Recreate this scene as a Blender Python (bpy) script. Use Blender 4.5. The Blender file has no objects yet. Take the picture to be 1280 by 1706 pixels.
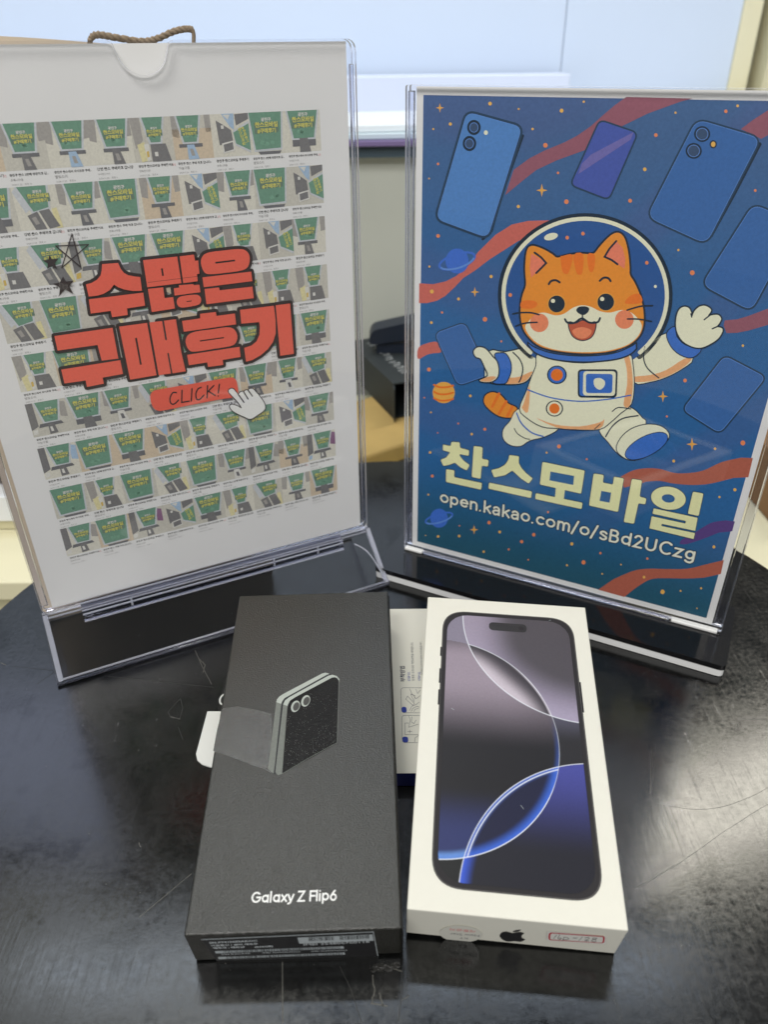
import bpy, bmesh, math, random
from mathutils import Vector, Matrix
from mathutils.geometry import tessellate_polygon
sc = bpy.context.scene
COL = sc.collection
random.seed(7)
V = Vector

# ------------------------------------------------------------------ camera
F_PX, CX, CY = 1253.57, 639.65, 854.17
CAM_H, PITCH, ROLL = 0.32789, 0.55656, -0.01108
_f = V((0, math.cos(PITCH), -math.sin(PITCH))); _u = V((0, math.sin(PITCH), math.cos(PITCH))); _x = V((1, 0, 0))
cR = math.cos(ROLL) * _x + math.sin(ROLL) * _u
cU = -math.sin(ROLL) * _x + math.cos(ROLL) * _u
CPOS = V((0, 0, CAM_H))
cd = bpy.data.cameras.new('camera'); cam = bpy.data.objects.new('camera', cd); COL.objects.link(cam)
cam.matrix_world = Matrix(((cR.x, cU.x, -_f.x, 0), (cR.y, cU.y, -_f.y, 0), (cR.z, cU.z, -_f.z, CAM_H), (0, 0, 0, 1)))
cd.sensor_fit = 'VERTICAL'; cd.sensor_height = 36; cd.lens = F_PX / 1706 * 36; cd.shift_y = (CY - 853) / 1706
cd.clip_start = 0.01; cd.clip_end = 50
cd.dof.use_dof = True; cd.dof.focus_distance = 0.40; cd.dof.aperture_fstop = 9.5
sc.camera = cam

def ray(u, v): return cR * ((u - CX) / F_PX) + cU * (-(v - CY) / F_PX) + _f
def PXZ(u, v, z): r = ray(u, v); return CPOS + r * ((z - CAM_H) / r.z)
def PXY(u, v, y): r = ray(u, v); return CPOS + r * (y / r.y)

# ------------------------------------------------------------------ world, lamps, exposure
w = bpy.data.worlds.new('World'); sc.world = w; w.use_nodes = True
wn = w.node_tree; bg = wn.nodes['Background']; bg.inputs[0].default_value = (0.93, 0.97, 1.0, 1); bg.inputs[1].default_value = 0.22
def area(name, loc, target, sx, sy, power, col, spread=math.pi):
    l = bpy.data.lights.new(name, 'AREA'); l.shape = 'RECTANGLE'; l.size = sx; l.size_y = sy; l.energy = power; l.color = col; l.spread = spread
    o = bpy.data.objects.new(name, l); COL.objects.link(o); o.location = loc
    o.rotation_euler = (V(target) - V(loc)).to_track_quat('-Z', 'Y').to_euler(); return o
def area_flat(name, loc, rz, sx, sy, power, col):
    o = area(name, loc, V(loc) - V((0, 0, 1)), sx, sy, power, col); o.rotation_euler = (0, 0, rz); return o
def panel(loc, rz, sx, sy, L, col): return area_flat('lamp_or_fill', loc, rz, sx, sy, math.pi * sx * sy * L, col)
panel((1.05, 1.45, 1.6), 0.34, 0.95, 0.30, 14.0, (1.0, 0.95, 0.82))
panel((0.85, 0.85, 1.62), 0.0, 0.7, 0.6, 0.1, (1.0, 0.98, 0.90))  # added fill panel, lifts the table reflection at lower right
panel((-1.10, 1.72, 1.6), -0.2, 0.9, 0.75, 2.3, (0.66, 0.74, 1.0))
panel((-0.75, 1.0, 1.62), -0.1, 0.95, 0.45, 1.15, (1.0, 1.0, 0.90))  # added fill panel, stands for ceiling brightness in the table's lower left
panel((-0.30, 0.60, 1.75), 0.1, 0.55, 0.26, 13.0, (1.0, 0.985, 0.90))
area('lamp_or_fill', (-0.62, -0.80, 2.0), (0, 0.5, 0.1), 0.8, 0.6, 25, (1.0, 0.98, 0.95))
area('lamp_or_fill', (0.55, -1.95, 1.95), (0, 0.5, 0.1), 1.2, 0.5, 32, (1.0, 0.98, 0.95))  # second lamp added as front fill for the left sheet
area('lamp_or_fill', (-0.1, 1.05, 1.75), (-0.1, 1.6, 0.5), 1.8, 0.15, 5.8, (0.72, 0.84, 1.0))  # unseen cool strip light added to wash the pale wall
sc.view_settings.view_transform = 'Standard'; sc.view_settings.look = 'None'
sc.view_settings.exposure = 0; sc.view_settings.gamma = 1; sc.view_settings.use_curve_mapping = False
sc.cycles.max_bounces = 14; sc.cycles.transmission_bounces = 12; sc.cycles.transparent_max_bounces = 24
sc.cycles.glossy_bounces = 6; sc.cycles.diffuse_bounces = 4; sc.cycles.sample_clamp_indirect = 6

# ------------------------------------------------------------------ materials
def lin(c):
    c = c / 255.0
    return c / 12.92 if c <= 0.04045 else ((c + 0.055) / 1.055) ** 2.4
def P(r, g, b, k=1.0): return (min(lin(r) * k, .9), min(lin(g) * k, .9), min(lin(b) * k, .9))
MATS = {}
def mat(name, col=(.5, .5, .5), rough=0.6, spec=0.4, noise=0, nscale=60, bump=0, bscale=400, metal=0, coat=0, vcol=False, rvar=0, bdist=.0006):
    if name in MATS: return MATS[name]
    m = bpy.data.materials.new(name); m.use_nodes = True; MATS[name] = m
    nt = m.node_tree; b = nt.nodes['Principled BSDF']; N = nt.nodes.new; Lk = nt.links.new
    b.inputs['Base Color'].default_value = (*col, 1); b.inputs['Roughness'].default_value = rough
    b.inputs['Specular IOR Level'].default_value = spec; b.inputs['Metallic'].default_value = metal
    b.inputs['Coat Weight'].default_value = coat
    tc = N('ShaderNodeTexCoord')
    src = None
    if vcol:
        a = N('ShaderNodeAttribute'); a.attribute_name = 'Col'; src = a.outputs['Color']
    if noise or src:
        mx = N('ShaderNodeMix'); mx.data_type = 'RGBA'; mx.blend_type = 'MULTIPLY'; mx.inputs[0].default_value = 1
        if src: Lk(src, mx.inputs[6])
        else: mx.inputs[6].default_value = (*col, 1)
        n = N('ShaderNodeTexNoise'); n.inputs['Scale'].default_value = nscale; n.inputs['Detail'].default_value = 6
        Lk(tc.outputs['Object'], n.inputs['Vector'])
        r = N('ShaderNodeMapRange'); r.inputs[1].default_value = .25; r.inputs[2].default_value = .75
        r.inputs[3].default_value = 1 - noise; r.inputs[4].default_value = 1 + noise
        Lk(n.outputs['Fac'], r.inputs[0]); Lk(r.outputs[0], mx.inputs[7]); Lk(mx.outputs[2], b.inputs['Base Color'])
    if rvar:
        n = N('ShaderNodeTexNoise'); n.inputs['Scale'].default_value = nscale; n.inputs['Detail'].default_value = 5
        Lk(tc.outputs['Object'], n.inputs['Vector']); r = N('ShaderNodeMapRange'); r.inputs[1].default_value = .3; r.inputs[2].default_value = .7
        r.inputs[3].default_value = rough - rvar; r.inputs[4].default_value = rough + rvar; Lk(n.outputs['Fac'], r.inputs[0]); Lk(r.outputs[0], b.inputs['Roughness'])
    if bump:
        n = N('ShaderNodeTexNoise'); n.inputs['Scale'].default_value = bscale; n.inputs['Detail'].default_value = 4
        Lk(tc.outputs['Object'], n.inputs['Vector']); bm = N('ShaderNodeBump'); bm.inputs['Strength'].default_value = bump; bm.inputs['Distance'].default_value = bdist
        Lk(n.outputs['Fac'], bm.inputs['Height']); Lk(bm.outputs[0], b.inputs['Normal'])
    return m

def ink(name, r, g, b_, k=1.0, noise=.10): return mat(name, tuple(c * .78 + .115 for c in P(r, g, b_, k)) if name.startswith('t_') else P(r, g, b_, k), rough=.62, spec=.25, noise=noise, nscale=900)  # thumbnail inks are paled, putting the acrylic's haze into their colour

def clear_sheet(name='clear_sheet', tint=(.99, .991, .995), gloss=.045, wav=.05):
    # thin clear acrylic: straight-through transmission plus a fresnel sheen
    m = bpy.data.materials.new(name); m.use_nodes = True; MATS[name] = m
    nt = m.node_tree; N = nt.nodes.new; Lk = nt.links.new
    nt.nodes.remove(nt.nodes['Principled BSDF']); out = nt.nodes['Material Output']
    t = N('ShaderNodeBsdfTransparent'); t.inputs[0].default_value = (*tint, 1)
    g = N('ShaderNodeBsdfGlossy'); g.inputs['Roughness'].default_value = .015; g.inputs[0].default_value = (1, 1, 1, 1)
    lw = N('ShaderNodeLayerWeight'); lw.inputs[0].default_value = .5; pw5 = N('ShaderNodeMath'); pw5.operation = 'POWER'; pw5.inputs[1].default_value = 5; Lk(lw.outputs['Facing'], pw5.inputs[0]); fr = N('ShaderNodeMapRange'); fr.inputs[3].default_value = .028; fr.inputs[4].default_value = .9; Lk(pw5.outputs[0], fr.inputs[0])
    mx = N('ShaderNodeMixShader'); Lk(fr.outputs[0], mx.inputs[0]); Lk(t.outputs[0], mx.inputs[1]); Lk(g.outputs[0], mx.inputs[2])
    tc = N('ShaderNodeTexCoord'); n = N('ShaderNodeTexNoise'); n.inputs['Scale'].default_value = 9; Lk(tc.outputs['Object'], n.inputs['Vector'])
    bm = N('ShaderNodeBump'); bm.inputs['Strength'].default_value = wav; bm.inputs['Distance'].default_value = .01
    Lk(n.outputs['Fac'], bm.inputs['Height']); Lk(bm.outputs[0], g.inputs['Normal']); Lk(mx.outputs[0], out.inputs[0]); return m
clear_sheet()
def glass(name, col, rough=.02):
    m = bpy.data.materials.new(name); m.use_nodes = True; MATS[name] = m
    nt = m.node_tree; N = nt.nodes.new; nt.nodes.remove(nt.nodes['Principled BSDF'])
    g = N('ShaderNodeBsdfGlass'); g.inputs[0].default_value = (*col, 1); g.inputs['IOR'].default_value = 1.49; g.inputs['Roughness'].default_value = rough
    nt.links.new(g.outputs[0], nt.nodes['Material Output'].inputs[0]); return m
glass('clear_acrylic', (.93, .94, .99))
def cut_edge():
    m = glass('cut_acrylic_edge', (.92, .93, 1.0), .10); nt = m.node_tree; N = nt.nodes.new
    g = [n for n in nt.nodes if n.type == 'BSDF_GLASS'][0]; d = N('ShaderNodeBsdfDiffuse'); d.inputs[0].default_value = (.86, .88, .96, 1)
    mx = N('ShaderNodeMixShader'); mx.inputs[0].default_value = .28; nt.links.new(g.outputs[0], mx.inputs[1]); nt.links.new(d.outputs[0], mx.inputs[2]); nt.links.new(mx.outputs[0], nt.nodes['Material Output'].inputs[0])
cut_edge()

# ------------------------------------------------------------------ mesh building
class MB:
    def __init__(s): s.v = []; s.f = []; s.m = []; s.names = []; s.col = {}
    def mi(s, name):
        if name not in s.names: s.names.append(name)
        return s.names.index(name)
    def face(s, pts, name):
        i = len(s.v); s.v.extend([tuple(p) for p in pts]); s.f.append(tuple(range(i, i + len(pts)))); s.m.append(s.mi(name))
    def tris(s, pts, tris, name):
        i = len(s.v); s.v.extend([tuple(p) for p in pts]); k = s.mi(name)
        for t in tris: s.f.append(tuple(i + j for j in t)); s.m.append(k)
    def obox(s, o, ex, ey, ez, name):     # box from a corner and three edge vectors
        o, ex, ey, ez = V(o), V(ex), V(ey), V(ez)
        if ex.cross(ey).dot(ez) < 0: ex, ey = ey, ex
        p = [o, o + ex, o + ex + ey, o + ey]; q = [a + ez for a in p]
        s.tris(p + q, [(3, 2, 1, 0), (4, 5, 6, 7), (0, 1, 5, 4), (1, 2, 6, 5), (2, 3, 7, 6), (3, 0, 4, 7)], name)
    def extrude(s, pts, d, name, edge=None):   # prism from a planar outline
        d = V(d); pts = [V(p) for p in pts]; n = len(pts)
        tr = tessellate_polygon([pts])
        s.tris(pts, tr, name); s.tris([p + d for p in pts], tr, name)
        i = len(s.v); s.v.extend([tuple(p) for p in pts] + [tuple(p + d) for p in pts]); k = s.mi(edge or name)
        for j in range(n): s.f.append((i + j, i + (j + 1) % n, i + n + (j + 1) % n, i + n + j)); s.m.append(k)
    def tube(s, pts, r, name, seg=8):
        pts = [V(p) for p in pts]; rings = []
        for i, p in enumerate(pts):
            t = (pts[min(i + 1, len(pts) - 1)] - pts[max(i - 1, 0)]).normalized()
            a = t.orthogonal().normalized() if i == 0 else (pa - t * pa.dot(t)).normalized()
            pa = a; b = t.cross(a); rings.append([p + (a * math.cos(2 * math.pi * j / seg) + b * math.sin(2 * math.pi * j / seg)) * r for j in range(seg)])
        i0 = len(s.v); k = s.mi(name)
        for rg in rings: s.v.extend([tuple(q) for q in rg])
        for i in range(len(pts) - 1):
            for j in range(seg):
                s.f.append((i0 + i * seg + j, i0 + i * seg + (j + 1) % seg, i0 + (i + 1) * seg + (j + 1) % seg, i0 + (i + 1) * seg + j)); s.m.append(k)
        s.f.append(tuple(i0 + j for j in range(seg))[::-1]); s.m.append(k)
        s.f.append(tuple(i0 + (len(pts) - 1) * seg + j for j in range(seg))); s.m.append(k)
    def build(s, name, parent=None, smooth=False, bevel=0, fixn=False):
        me = bpy.data.meshes.new(name); off = V(parent.location) if parent else V((0, 0, 0))
        me.from_pydata([tuple(V(p) - off) for p in s.v], [], s.f)
        for n in s.names: me.materials.append(MATS[n])
        me.polygons.foreach_set('material_index', s.m)
        if s.col:
            ca = me.color_attributes.new('Col', 'FLOAT_COLOR', 'POINT')
            buf = [1.0] * (4 * len(s.v))
            for i, c in s.col.items(): buf[4 * i:4 * i + 3] = c
            ca.data.foreach_set('color', buf)
        if bevel or fixn:
            bm = bmesh.new(); bm.from_mesh(me); bmesh.ops.remove_doubles(bm, verts=bm.verts, dist=1e-6)
            bmesh.ops.recalc_face_normals(bm, faces=bm.faces)
            if bevel: bmesh.ops.bevel(bm, geom=[e for e in bm.edges if e.calc_face_angle(0) > .5], offset=bevel, segments=3, profile=.5, affect='EDGES')
            bm.to_mesh(me); bm.free()
        me.update()
        if smooth: me.polygons.foreach_set('use_smooth', [True] * len(me.polygons))
        o = bpy.data.objects.new(name, me); COL.objects.link(o)
        if parent: o.parent = parent
        return o
def thing(name, loc, label, cat, group=None):
    o = bpy.data.objects.new(name, None); COL.objects.link(o); o.location = loc; o.empty_display_size = .03
    o['label'] = label; o['category'] = cat
    if group: o['group'] = group
    return o
def tag(o, label=None, cat=None, kind=None, group=None):
    if label: o['label'] = label
    if cat: o['category'] = cat
    if kind: o['kind'] = kind
    if group: o['group'] = group
    return o

# ------------------------------------------------------------------ flat artwork on a plane
def smooth(pts, n=5, closed=True):
    out = []; L = len(pts)
    for i in range(L if closed else L - 1):
        p0 = pts[(i - 1) % L] if closed or i > 0 else pts[i]; p1 = pts[i]; p2 = pts[(i + 1) % L]; p3 = pts[(i + 2) % L] if closed or i + 2 < L else p2
        for k in range(n):
            t = k / n; t2 = t * t; t3 = t2 * t
            out.append(tuple(.5 * (2 * b + (c - a) * t + (2 * a - 5 * b + 4 * c - d) * t2 + (3 * b - a - 3 * c + d) * t3) for a, b, c, d in zip(p0, p1, p2, p3)))
    if not closed: out.append(pts[-1])
    return out
def rounded(pts, r, n=5):
    out = []; L = len(pts)
    for i in range(L):
        p = V(pts[i]); a = V(pts[i - 1]) - p; b = V(pts[(i + 1) % L]) - p
        q = min(r, a.length * .48, b.length * .48); A = p + a.normalized() * q; B = p + b.normalized() * q
        for k in range(n + 1):
            t = k / n; out.append(tuple(A * (1 - t) ** 2 + p * 2 * t * (1 - t) + B * t * t))
    return out
def ell(cx, cy, rx, ry, rot=0, n=28, a0=0, a1=360):
    full = abs(a1 - a0) >= 360; m = n if full else n + 1; c, s = math.cos(rot), math.sin(rot); o = []
    for i in range(m):
        t = math.radians(a0 + (a1 - a0) * i / n); x = rx * math.cos(t); y = ry * math.sin(t); o.append((cx + c * x - s * y, cy + s * x + c * y))
    return o
def star4(cx, cy, r, k=.3):
    return [(cx + (r if i % 2 == 0 else r * k) * math.sin(i * math.pi / 4), cy - (r * 1.15 if i % 2 == 0 else r * k) * math.cos(i * math.pi / 4)) for i in range(8)]
TXT = {}
def textmesh(s, off=0.0, res=3):
    k = (s, off, res)
    if k in TXT: return TXT[k]
    c = bpy.data.curves.new('t', 'FONT'); c.body = s; c.size = 1; c.offset = off; c.resolution_u = res; c.fill_mode = 'FRONT'
    o = bpy.data.objects.new('t', c); COL.objects.link(o)
    dg = bpy.context.evaluated_depsgraph_get(); me = bpy.data.meshes.new_from_object(o.evaluated_get(dg))
    vs = [(v.co.x, v.co.y) for v in me.vertices]; fs = [tuple(p.vertices) for p in me.polygons]
    bpy.data.objects.remove(o); bpy.data.curves.remove(c); bpy.data.meshes.remove(me)
    if not vs: vs = [(0, 0)]
    xs = [v[0] for v in vs]; TXT[k] = (vs, fs, min(xs), max(xs)); return TXT[k]
def _arc(cx, cy, rx, ry, a0, a1, n=14): return [(cx + rx * math.cos(math.radians(a0 + (a1 - a0) * i / n)), cy + ry * math.sin(math.radians(a0 + (a1 - a0) * i / n))) for i in range(n + 1)]
GL = {
 'o': ([_arc(.27, .26, .205, .215, 0, 359, 22)], .55), 'c': ([_arc(.27, .26, .205, .215, 48, 312)], .49),
 'e': ([[(.075, .27), (.46, .27)], _arc(.27, .26, .2, .215, 3, 318)], .53), 'n': ([[(.08, .0), (.08, .47)], _arc(.25, .29, .17, .185, 180, 0, 8) + [(.42, 0)]], .51),
 'm': ([[(.08, 0), (.08, .47)], _arc(.225, .3, .145, .175, 180, 0, 8) + [(.37, 0)], _arc(.515, .3, .145, .175, 180, 0, 8) + [(.66, 0)]], .75),
 'p': ([[(.08, .47), (.08, -.18)], _arc(.27, .26, .19, .215, 160, -160)], .55), 'd': ([[(.46, .70), (.46, 0)], _arc(.27, .26, .19, .215, 20, 340)], .56),
 'k': ([[(.08, 0), (.08, .70)], [(.40, .46), (.10, .21)], [(.20, .29), (.42, 0)]], .47),
 'a': ([_arc(.24, .33, .155, .145, 155, 0, 8) + [(.395, 0)], [(.39, .27), (.22, .265)] + _arc(.2, .135, .13, .13, 90, 270, 8) + [(.30, .03), (.39, .10)]], .50),
 'q': ([[(.46, .47), (.46, 0)], _arc(.27, .24, .19, .21, 20, 340)], .56), '.': ([[(.07, .02), (.071, .021)]], .20), '/': ([[(.03, -.08), (.30, .72)]], .36),
 's': ([[(.385, .385)] + _arc(.23, .365, .14, .105, 40, 200, 7) + _arc(.24, .115, .155, .115, 80, -150, 9)], .46),
 'B': ([[(.09, 0), (.09, .68)], [(.09, .68), (.26, .68)] + _arc(.28, .525, .15, .155, 85, -85, 8) + [(.10, .37)], [(.26, .37)] + _arc(.30, .185, .17, .185, 85, -85, 8) + [(.09, 0)]], .56),
 '2': ([_arc(.25, .50, .165, .18, 165, -15, 9) + [(.08, .01), (.44, .01)]], .52), 'U': ([[(.09, .68), (.09, .25)] + _arc(.31, .24, .22, .24, 180, 360, 10) + [(.53, .68)]], .66),
 'C': ([_arc(.36, .34, .29, .34, 48, 312, 18)], .66), 'z': ([[(.06, .46), (.39, .46), (.06, .01), (.40, .01)]], .46),
 'g': ([[(.45, .47), (.45, -.02)] + _arc(.27, -.03, .18, .155, 0, -150, 8), _arc(.27, .26, .18, .205, 20, 340)], .55),
 'G': ([_arc(.36, .34, .29, .32, 45, 358, 20) + [(.40, .335)]], .70), 'l': ([[(.07, .0), (.07, .70)]], .18), 'x': ([[(.05, .46), (.40, .01)], [(.40, .46), (.05, .01)]], .44),
 'y': ([[(.05, .46), (.23, .03)], [(.42, .46), (.20, -.10), (.06, -.15)]], .45), 'Z': ([[(.06, .66), (.48, .66), (.06, .01), (.50, .01)]], .56), 'F': ([[(.09, 0), (.09, .66), (.46, .66)], [(.09, .34), (.41, .34)]], .46),
 'i': ([[(.07, .0), (.07, .46)], [(.07, .66), (.071, .661)]], .18), '6': ([_arc(.25, .21, .185, .20, 0, 359, 18), [(.35, .66), (.20, .48), (.075, .27)]], .52), ' ': ([], .20)}
class Art:
    def __init__(s, mb, o, a, b, n, base=.00005, dz=.00002):
        s.mb = mb; s.o = V(o); s.a = V(a); s.b = V(b); s.n = V(n); s.base = base; s.dz = dz; s.sp = None
    def space(s, x0=None, y0=None, k=None): s.sp = None if x0 is None else (x0, y0, k); return s
    def uv(s, p):
        if s.sp is None: return p
        u = s.sp[0] + p[0] / s.sp[2]; v = s.sp[1] + p[1] / s.sp[2]; r = ray(u, v)
        o = s.o + s.n * s.base; q = CPOS + r * ((o - CPOS).dot(s.n) / r.dot(s.n)) - s.o
        return (q.dot(s.a), q.dot(s.b))
    def p3(s, uv, L): return s.o + s.a * uv[0] + s.b * uv[1] + s.n * (s.base + L * s.dz)
    def fill(s, pts, m, L, holes=()):
        rings = [[V((*s.uv(p), 0)) for p in pts]] + [[V((*s.uv(p), 0)) for p in h] for h in holes]
        flat = [p for r in rings for p in r]; tr = tessellate_polygon(rings)
        def area2(t): return (flat[t[1]] - flat[t[0]]).cross(flat[t[2]] - flat[t[0]]).z
        tr = [t if area2(t) > 0 else (t[0], t[2], t[1]) for t in tr if abs(area2(t)) > 1e-14]
        s.mb.tris([s.p3((p.x, p.y), L) for p in flat], tr, m)
    def stroke(s, pts, wd, m, L, closed=False):
        pts = [V(p) for p in pts]; pts = [p for i, p in enumerate(pts) if i == 0 or (p - pts[i - 1]).length > 1e-9]
        n = len(pts); h = wd / 2; left = []; right = []
        for i in range(n):
            a = pts[i - 1] if (closed or i > 0) else None; b = pts[(i + 1) % n] if (closed or i < n - 1) else None
            d1 = (pts[i] - a).normalized() if a is not None else None; d2 = (b - pts[i]).normalized() if b is not None else None
            if d1 is None: d1 = d2
            if d2 is None: d2 = d1
            t = (d1 + d2); t = t.normalized() if t.length > 1e-6 else d1
            nn = V((-t.y, t.x)); cs = max(nn.dot(V((-d1.y, d1.x))), .45)
            left.append(pts[i] + nn * h / cs); right.append(pts[i] - nn * h / cs)
        vs = [s.p3(s.uv(tuple(p)), L) for p in left + right]; fs = []
        for i in range(n if closed else n - 1):
            j = (i + 1) % n; fs.append((i, j, n + j, n + i))
        s.mb.tris(vs, fs, m)
        if not closed:
            for e, o_ in ((0, 1), (n - 1, n - 2)):
                d = (pts[e] - pts[o_]).normalized(); nn = V((-d.y, d.x))
                cap = [pts[e] + (nn * math.cos(t) + d * math.sin(t)) * h for t in [math.pi * k / 6 for k in range(7)]]
                s.mb.tris([s.p3(s.uv(tuple(p)), L) for p in cap], [tuple(range(7))], m)
    def blob(s, pts, fillm, linem, wd, L): s.stroke(pts, wd * 2, linem, L, True); s.fill(pts, fillm, L + 1)
    def pen(s, t, p0, p1, wd, m, L, track=0.0):
        adv = sum(GL[c][1] + track for c in t); p0 = V(p0); p1 = V(p1); dx = (p1 - p0).normalized(); dy = V((-dx.y, dx.x)); k = (p1 - p0).length / adv; x = 0
        for c in t:
            for q, pl_ in enumerate(GL[c][0]):
                s.stroke([tuple(p0 + dx * ((x + a) * k) + dy * (b * k)) for a, b in pl_], wd * k, m, L + q * .3)
            x += GL[c][1] + track
    def text(s, t, at, width, m, L, off=0.0, height=None, d=(1, 0), res=3, shear=0, sy=1.0):
        vs, fs, x0, x1 = textmesh(t, off, res); k = width / (x1 - x0); ky = (height if height else k) * sy
        dx = V(d).normalized(); dy = V((-dx.y, dx.x))
        P_ = []
        for x, y in vs:
            q = V(at) + dx * ((x - x0) * k + y * shear * ky) + dy * (y * ky); P_.append(s.p3((q.x, q.y), L))
        s.mb.tris(P_, fs, m)

# ================================================================== SETTING
mat('table_top_black')
def table_mat():
    m = MATS['table_top_black']; nt = m.node_tree; b = nt.nodes['Principled BSDF']; N = nt.nodes.new; Lk = nt.links.new
    tc = N('ShaderNodeTexCoord')
    def noise(sc_, det=6, rgh=.55, dist=0):
        n = N('ShaderNodeTexNoise'); n.inputs['Scale'].default_value = sc_; n.inputs['Detail'].default_value = det; n.inputs['Roughness'].default_value = rgh; n.inputs['Distortion'].default_value = dist
        Lk(tc.outputs['Object'], n.inputs['Vector']); return n.outputs['Fac']
    def mr(src, a, b_, c, d):
        r = N('ShaderNodeMapRange'); r.inputs[1].default_value = a; r.inputs[2].default_value = b_; r.inputs[3].default_value = c; r.inputs[4].default_value = d; Lk(src, r.inputs[0]); return r.outputs[0]
    def mth(op, a, c):
        q = N('ShaderNodeMath'); q.operation = op
        for i, z in enumerate((a, c)):
            if isinstance(z, (int, float)): q.inputs[i].default_value = z
            else: Lk(z, q.inputs[i])
        return q.outputs[0]
    stain = noise(34, 8, .62, .4); big = noise(7, 4); fine = noise(330, 4, .7)
    # fine hairline wear: two stretched noises at different angles
    hair = []
    for ang, sx in ((.5, 700), (-.9, 620), (1.9, 800)):
        mp = N('ShaderNodeMapping'); mp.inputs['Rotation'].default_value = (0, 0, ang); mp.inputs['Scale'].default_value = (sx, sx * .03, 1); Lk(tc.outputs['Object'], mp.inputs[0])
        n = N('ShaderNodeTexNoise'); n.inputs['Scale'].default_value = 1; n.inputs['Detail'].default_value = 3; Lk(mp.outputs[0], n.inputs['Vector']); hair.append(n.outputs['Fac'])
    h = mth('MAXIMUM', mth('MAXIMUM', hair[0], hair[1]), hair[2])
    cr = N('ShaderNodeMix'); cr.data_type = 'RGBA'; cr.inputs[6].default_value = (.0018, .002, .002, 1); cr.inputs[7].default_value = (.005, .0052, .005, 1)
    Lk(mr(mth('ADD', mth('MULTIPLY', stain, .6), mth('MULTIPLY', fine, .4)), .35, .65, 0, 1), cr.inputs[0]); Lk(cr.outputs[2], b.inputs['Base Color'])
    r0 = mth('ADD', mr(stain, .36, .64, .135, .19), mr(h, .6, .82, 0, .10))
    r1 = mth('ADD', r0, mr(fine, .3, .7, -.05, .07)); Lk(r1, b.inputs['Roughness'])
    sp = mr(stain, .36, .47, .50, .64); Lk(mth('MULTIPLY', sp, mr(fine, .25, .6, .85, 1.08)), b.inputs['Specular IOR Level'])
    bm = N('ShaderNodeBump'); bm.inputs['Strength'].default_value = .35; bm.inputs['Distance'].default_value = .00012
    Lk(mth('ADD', mth('ADD', mth('MULTIPLY', h, .9), mth('MULTIPLY', fine, .55)), mth('MULTIPLY', stain, .8)), bm.inputs['Height']); Lk(bm.outputs[0], b.inputs['Normal'])
table_mat()
mat('scratch_grey', P(84, 83, 78), rough=.5, noise=.5, nscale=900)
mat('scratch_faint', P(46, 46, 44), rough=.45, noise=.5, nscale=900)
mat('tape_residue', P(34, 33, 30), rough=.35, spec=.8, bump=1, bscale=900)
mat('black_metal', (.02, .02, .02), .4)
TC = V((.0141, .3277, 0)); TR = .2915
tb = thing('round_table', TC, 'round black table with scratched satin top carrying both sign holders and the phone boxes', 'table')
mb = MB(); seg = 160
def ring(r, z): return [TC + V((r * math.cos(2 * math.pi * i / seg), r * math.sin(2 * math.pi * i / seg), z)) for i in range(seg)]
rings = [ring(TR - .002, 0), ring(TR - .0006, -.0006), ring(TR, -.002), ring(TR, -.022), ring(TR - .002, -.024)]
i0 = len(mb.v)
for r in rings: mb.v += [tuple(p) for p in r]
k = mb.mi('table_top_black'); mb.f.append(tuple(range(seg))); mb.m.append(k)
for q in range(4):
    for i in range(seg): mb.f.append((q * seg + i, (q + 1) * seg + i, (q + 1) * seg + (i + 1) % seg, q * seg + (i + 1) % seg)); mb.m.append(k)
mb.f.append(tuple(4 * seg + i for i in range(seg))[::-1]); mb.m.append(k)
ar = Art(mb, (0, 0, 0), (1, 0, 0), (0, 1, 0), (0, 0, 1), base=.00003, dz=.00001)
def scr(pts, wd=.00035, m='scratch_grey', L=0):
    q = [PXZ(x, y, 0) for x, y in pts]; ar.stroke([(p.x, p.y) for p in q], wd, m, L)
rj = random.Random(3)
def jit(pts, a=1.2, n=5):
    out = []
    for i in range(len(pts) - 1):
        for k in range(n):
            t = k / n; out.append((pts[i][0] * (1 - t) + pts[i + 1][0] * t + rj.uniform(-a, a) * .5, pts[i][1] * (1 - t) + pts[i + 1][1] * t + rj.uniform(-a, a) * .5))
    return out + [pts[-1]]
scr(jit([(232, 1528), (318, 1456)], .6), .0004)
scr([(0, 1104), (9, 1108)], .0005)
scr(jit([(324, 1084), (340, 1118), (352, 1140)]), .00045); scr(jit([(332, 1098), (341, 1108), (338, 1120)]), .0006)
scr(jit([(180, 1127), (355, 1145)], .5), .00025, 'scratch_faint', 1)
scr(jit([(60, 1140), (92, 1118)], .5), .0003, 'scratch_faint', 1); scr(jit([(20, 1110), (95, 1118)], .5), .00025, 'scratch_faint', 1)
scr([(300, 1164), (304, 1180), (299, 1197), (284, 1196), (279, 1186), (300, 1164)], .0003, 'scratch_faint', 2)
scr([(296, 1211), (304, 1232)], .0003, 'scratch_faint', 2); scr([(284, 1194), (299, 1198)], .0005)
scr(jit([(470, 1603), (471, 1706)], .5), .00045, 'scratch_grey'); scr(jit([(566, 1610), (585, 1650), (603, 1706)], .6), .0003, 'scratch_faint', 1)
scr(jit([(620, 1625), (624, 1650), (619, 1672), (645, 1676)], 2), .0005); scr(jit([(645, 1612), (669, 1618)], 2), .0005); scr(jit([(670, 1620), (668, 1668), (664, 1700)], .8), .0003, 'scratch_faint', 2)
scr(jit([(668, 1667), (681, 1660)], 1), .0003); scr(jit([(632, 1655), (638, 1676)], 1), .0006)
scr(jit([(1060, 1480), (1130, 1440), (1200, 1390), (1262, 1350), (1280, 1340)], 1), .00014, 'scratch_faint', 1)
scr(smooth([(1095, 1338), (1150, 1348), (1200, 1345), (1250, 1328), (1280, 1312)], 5, False), .00014, 'scratch_faint', 2)
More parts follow.
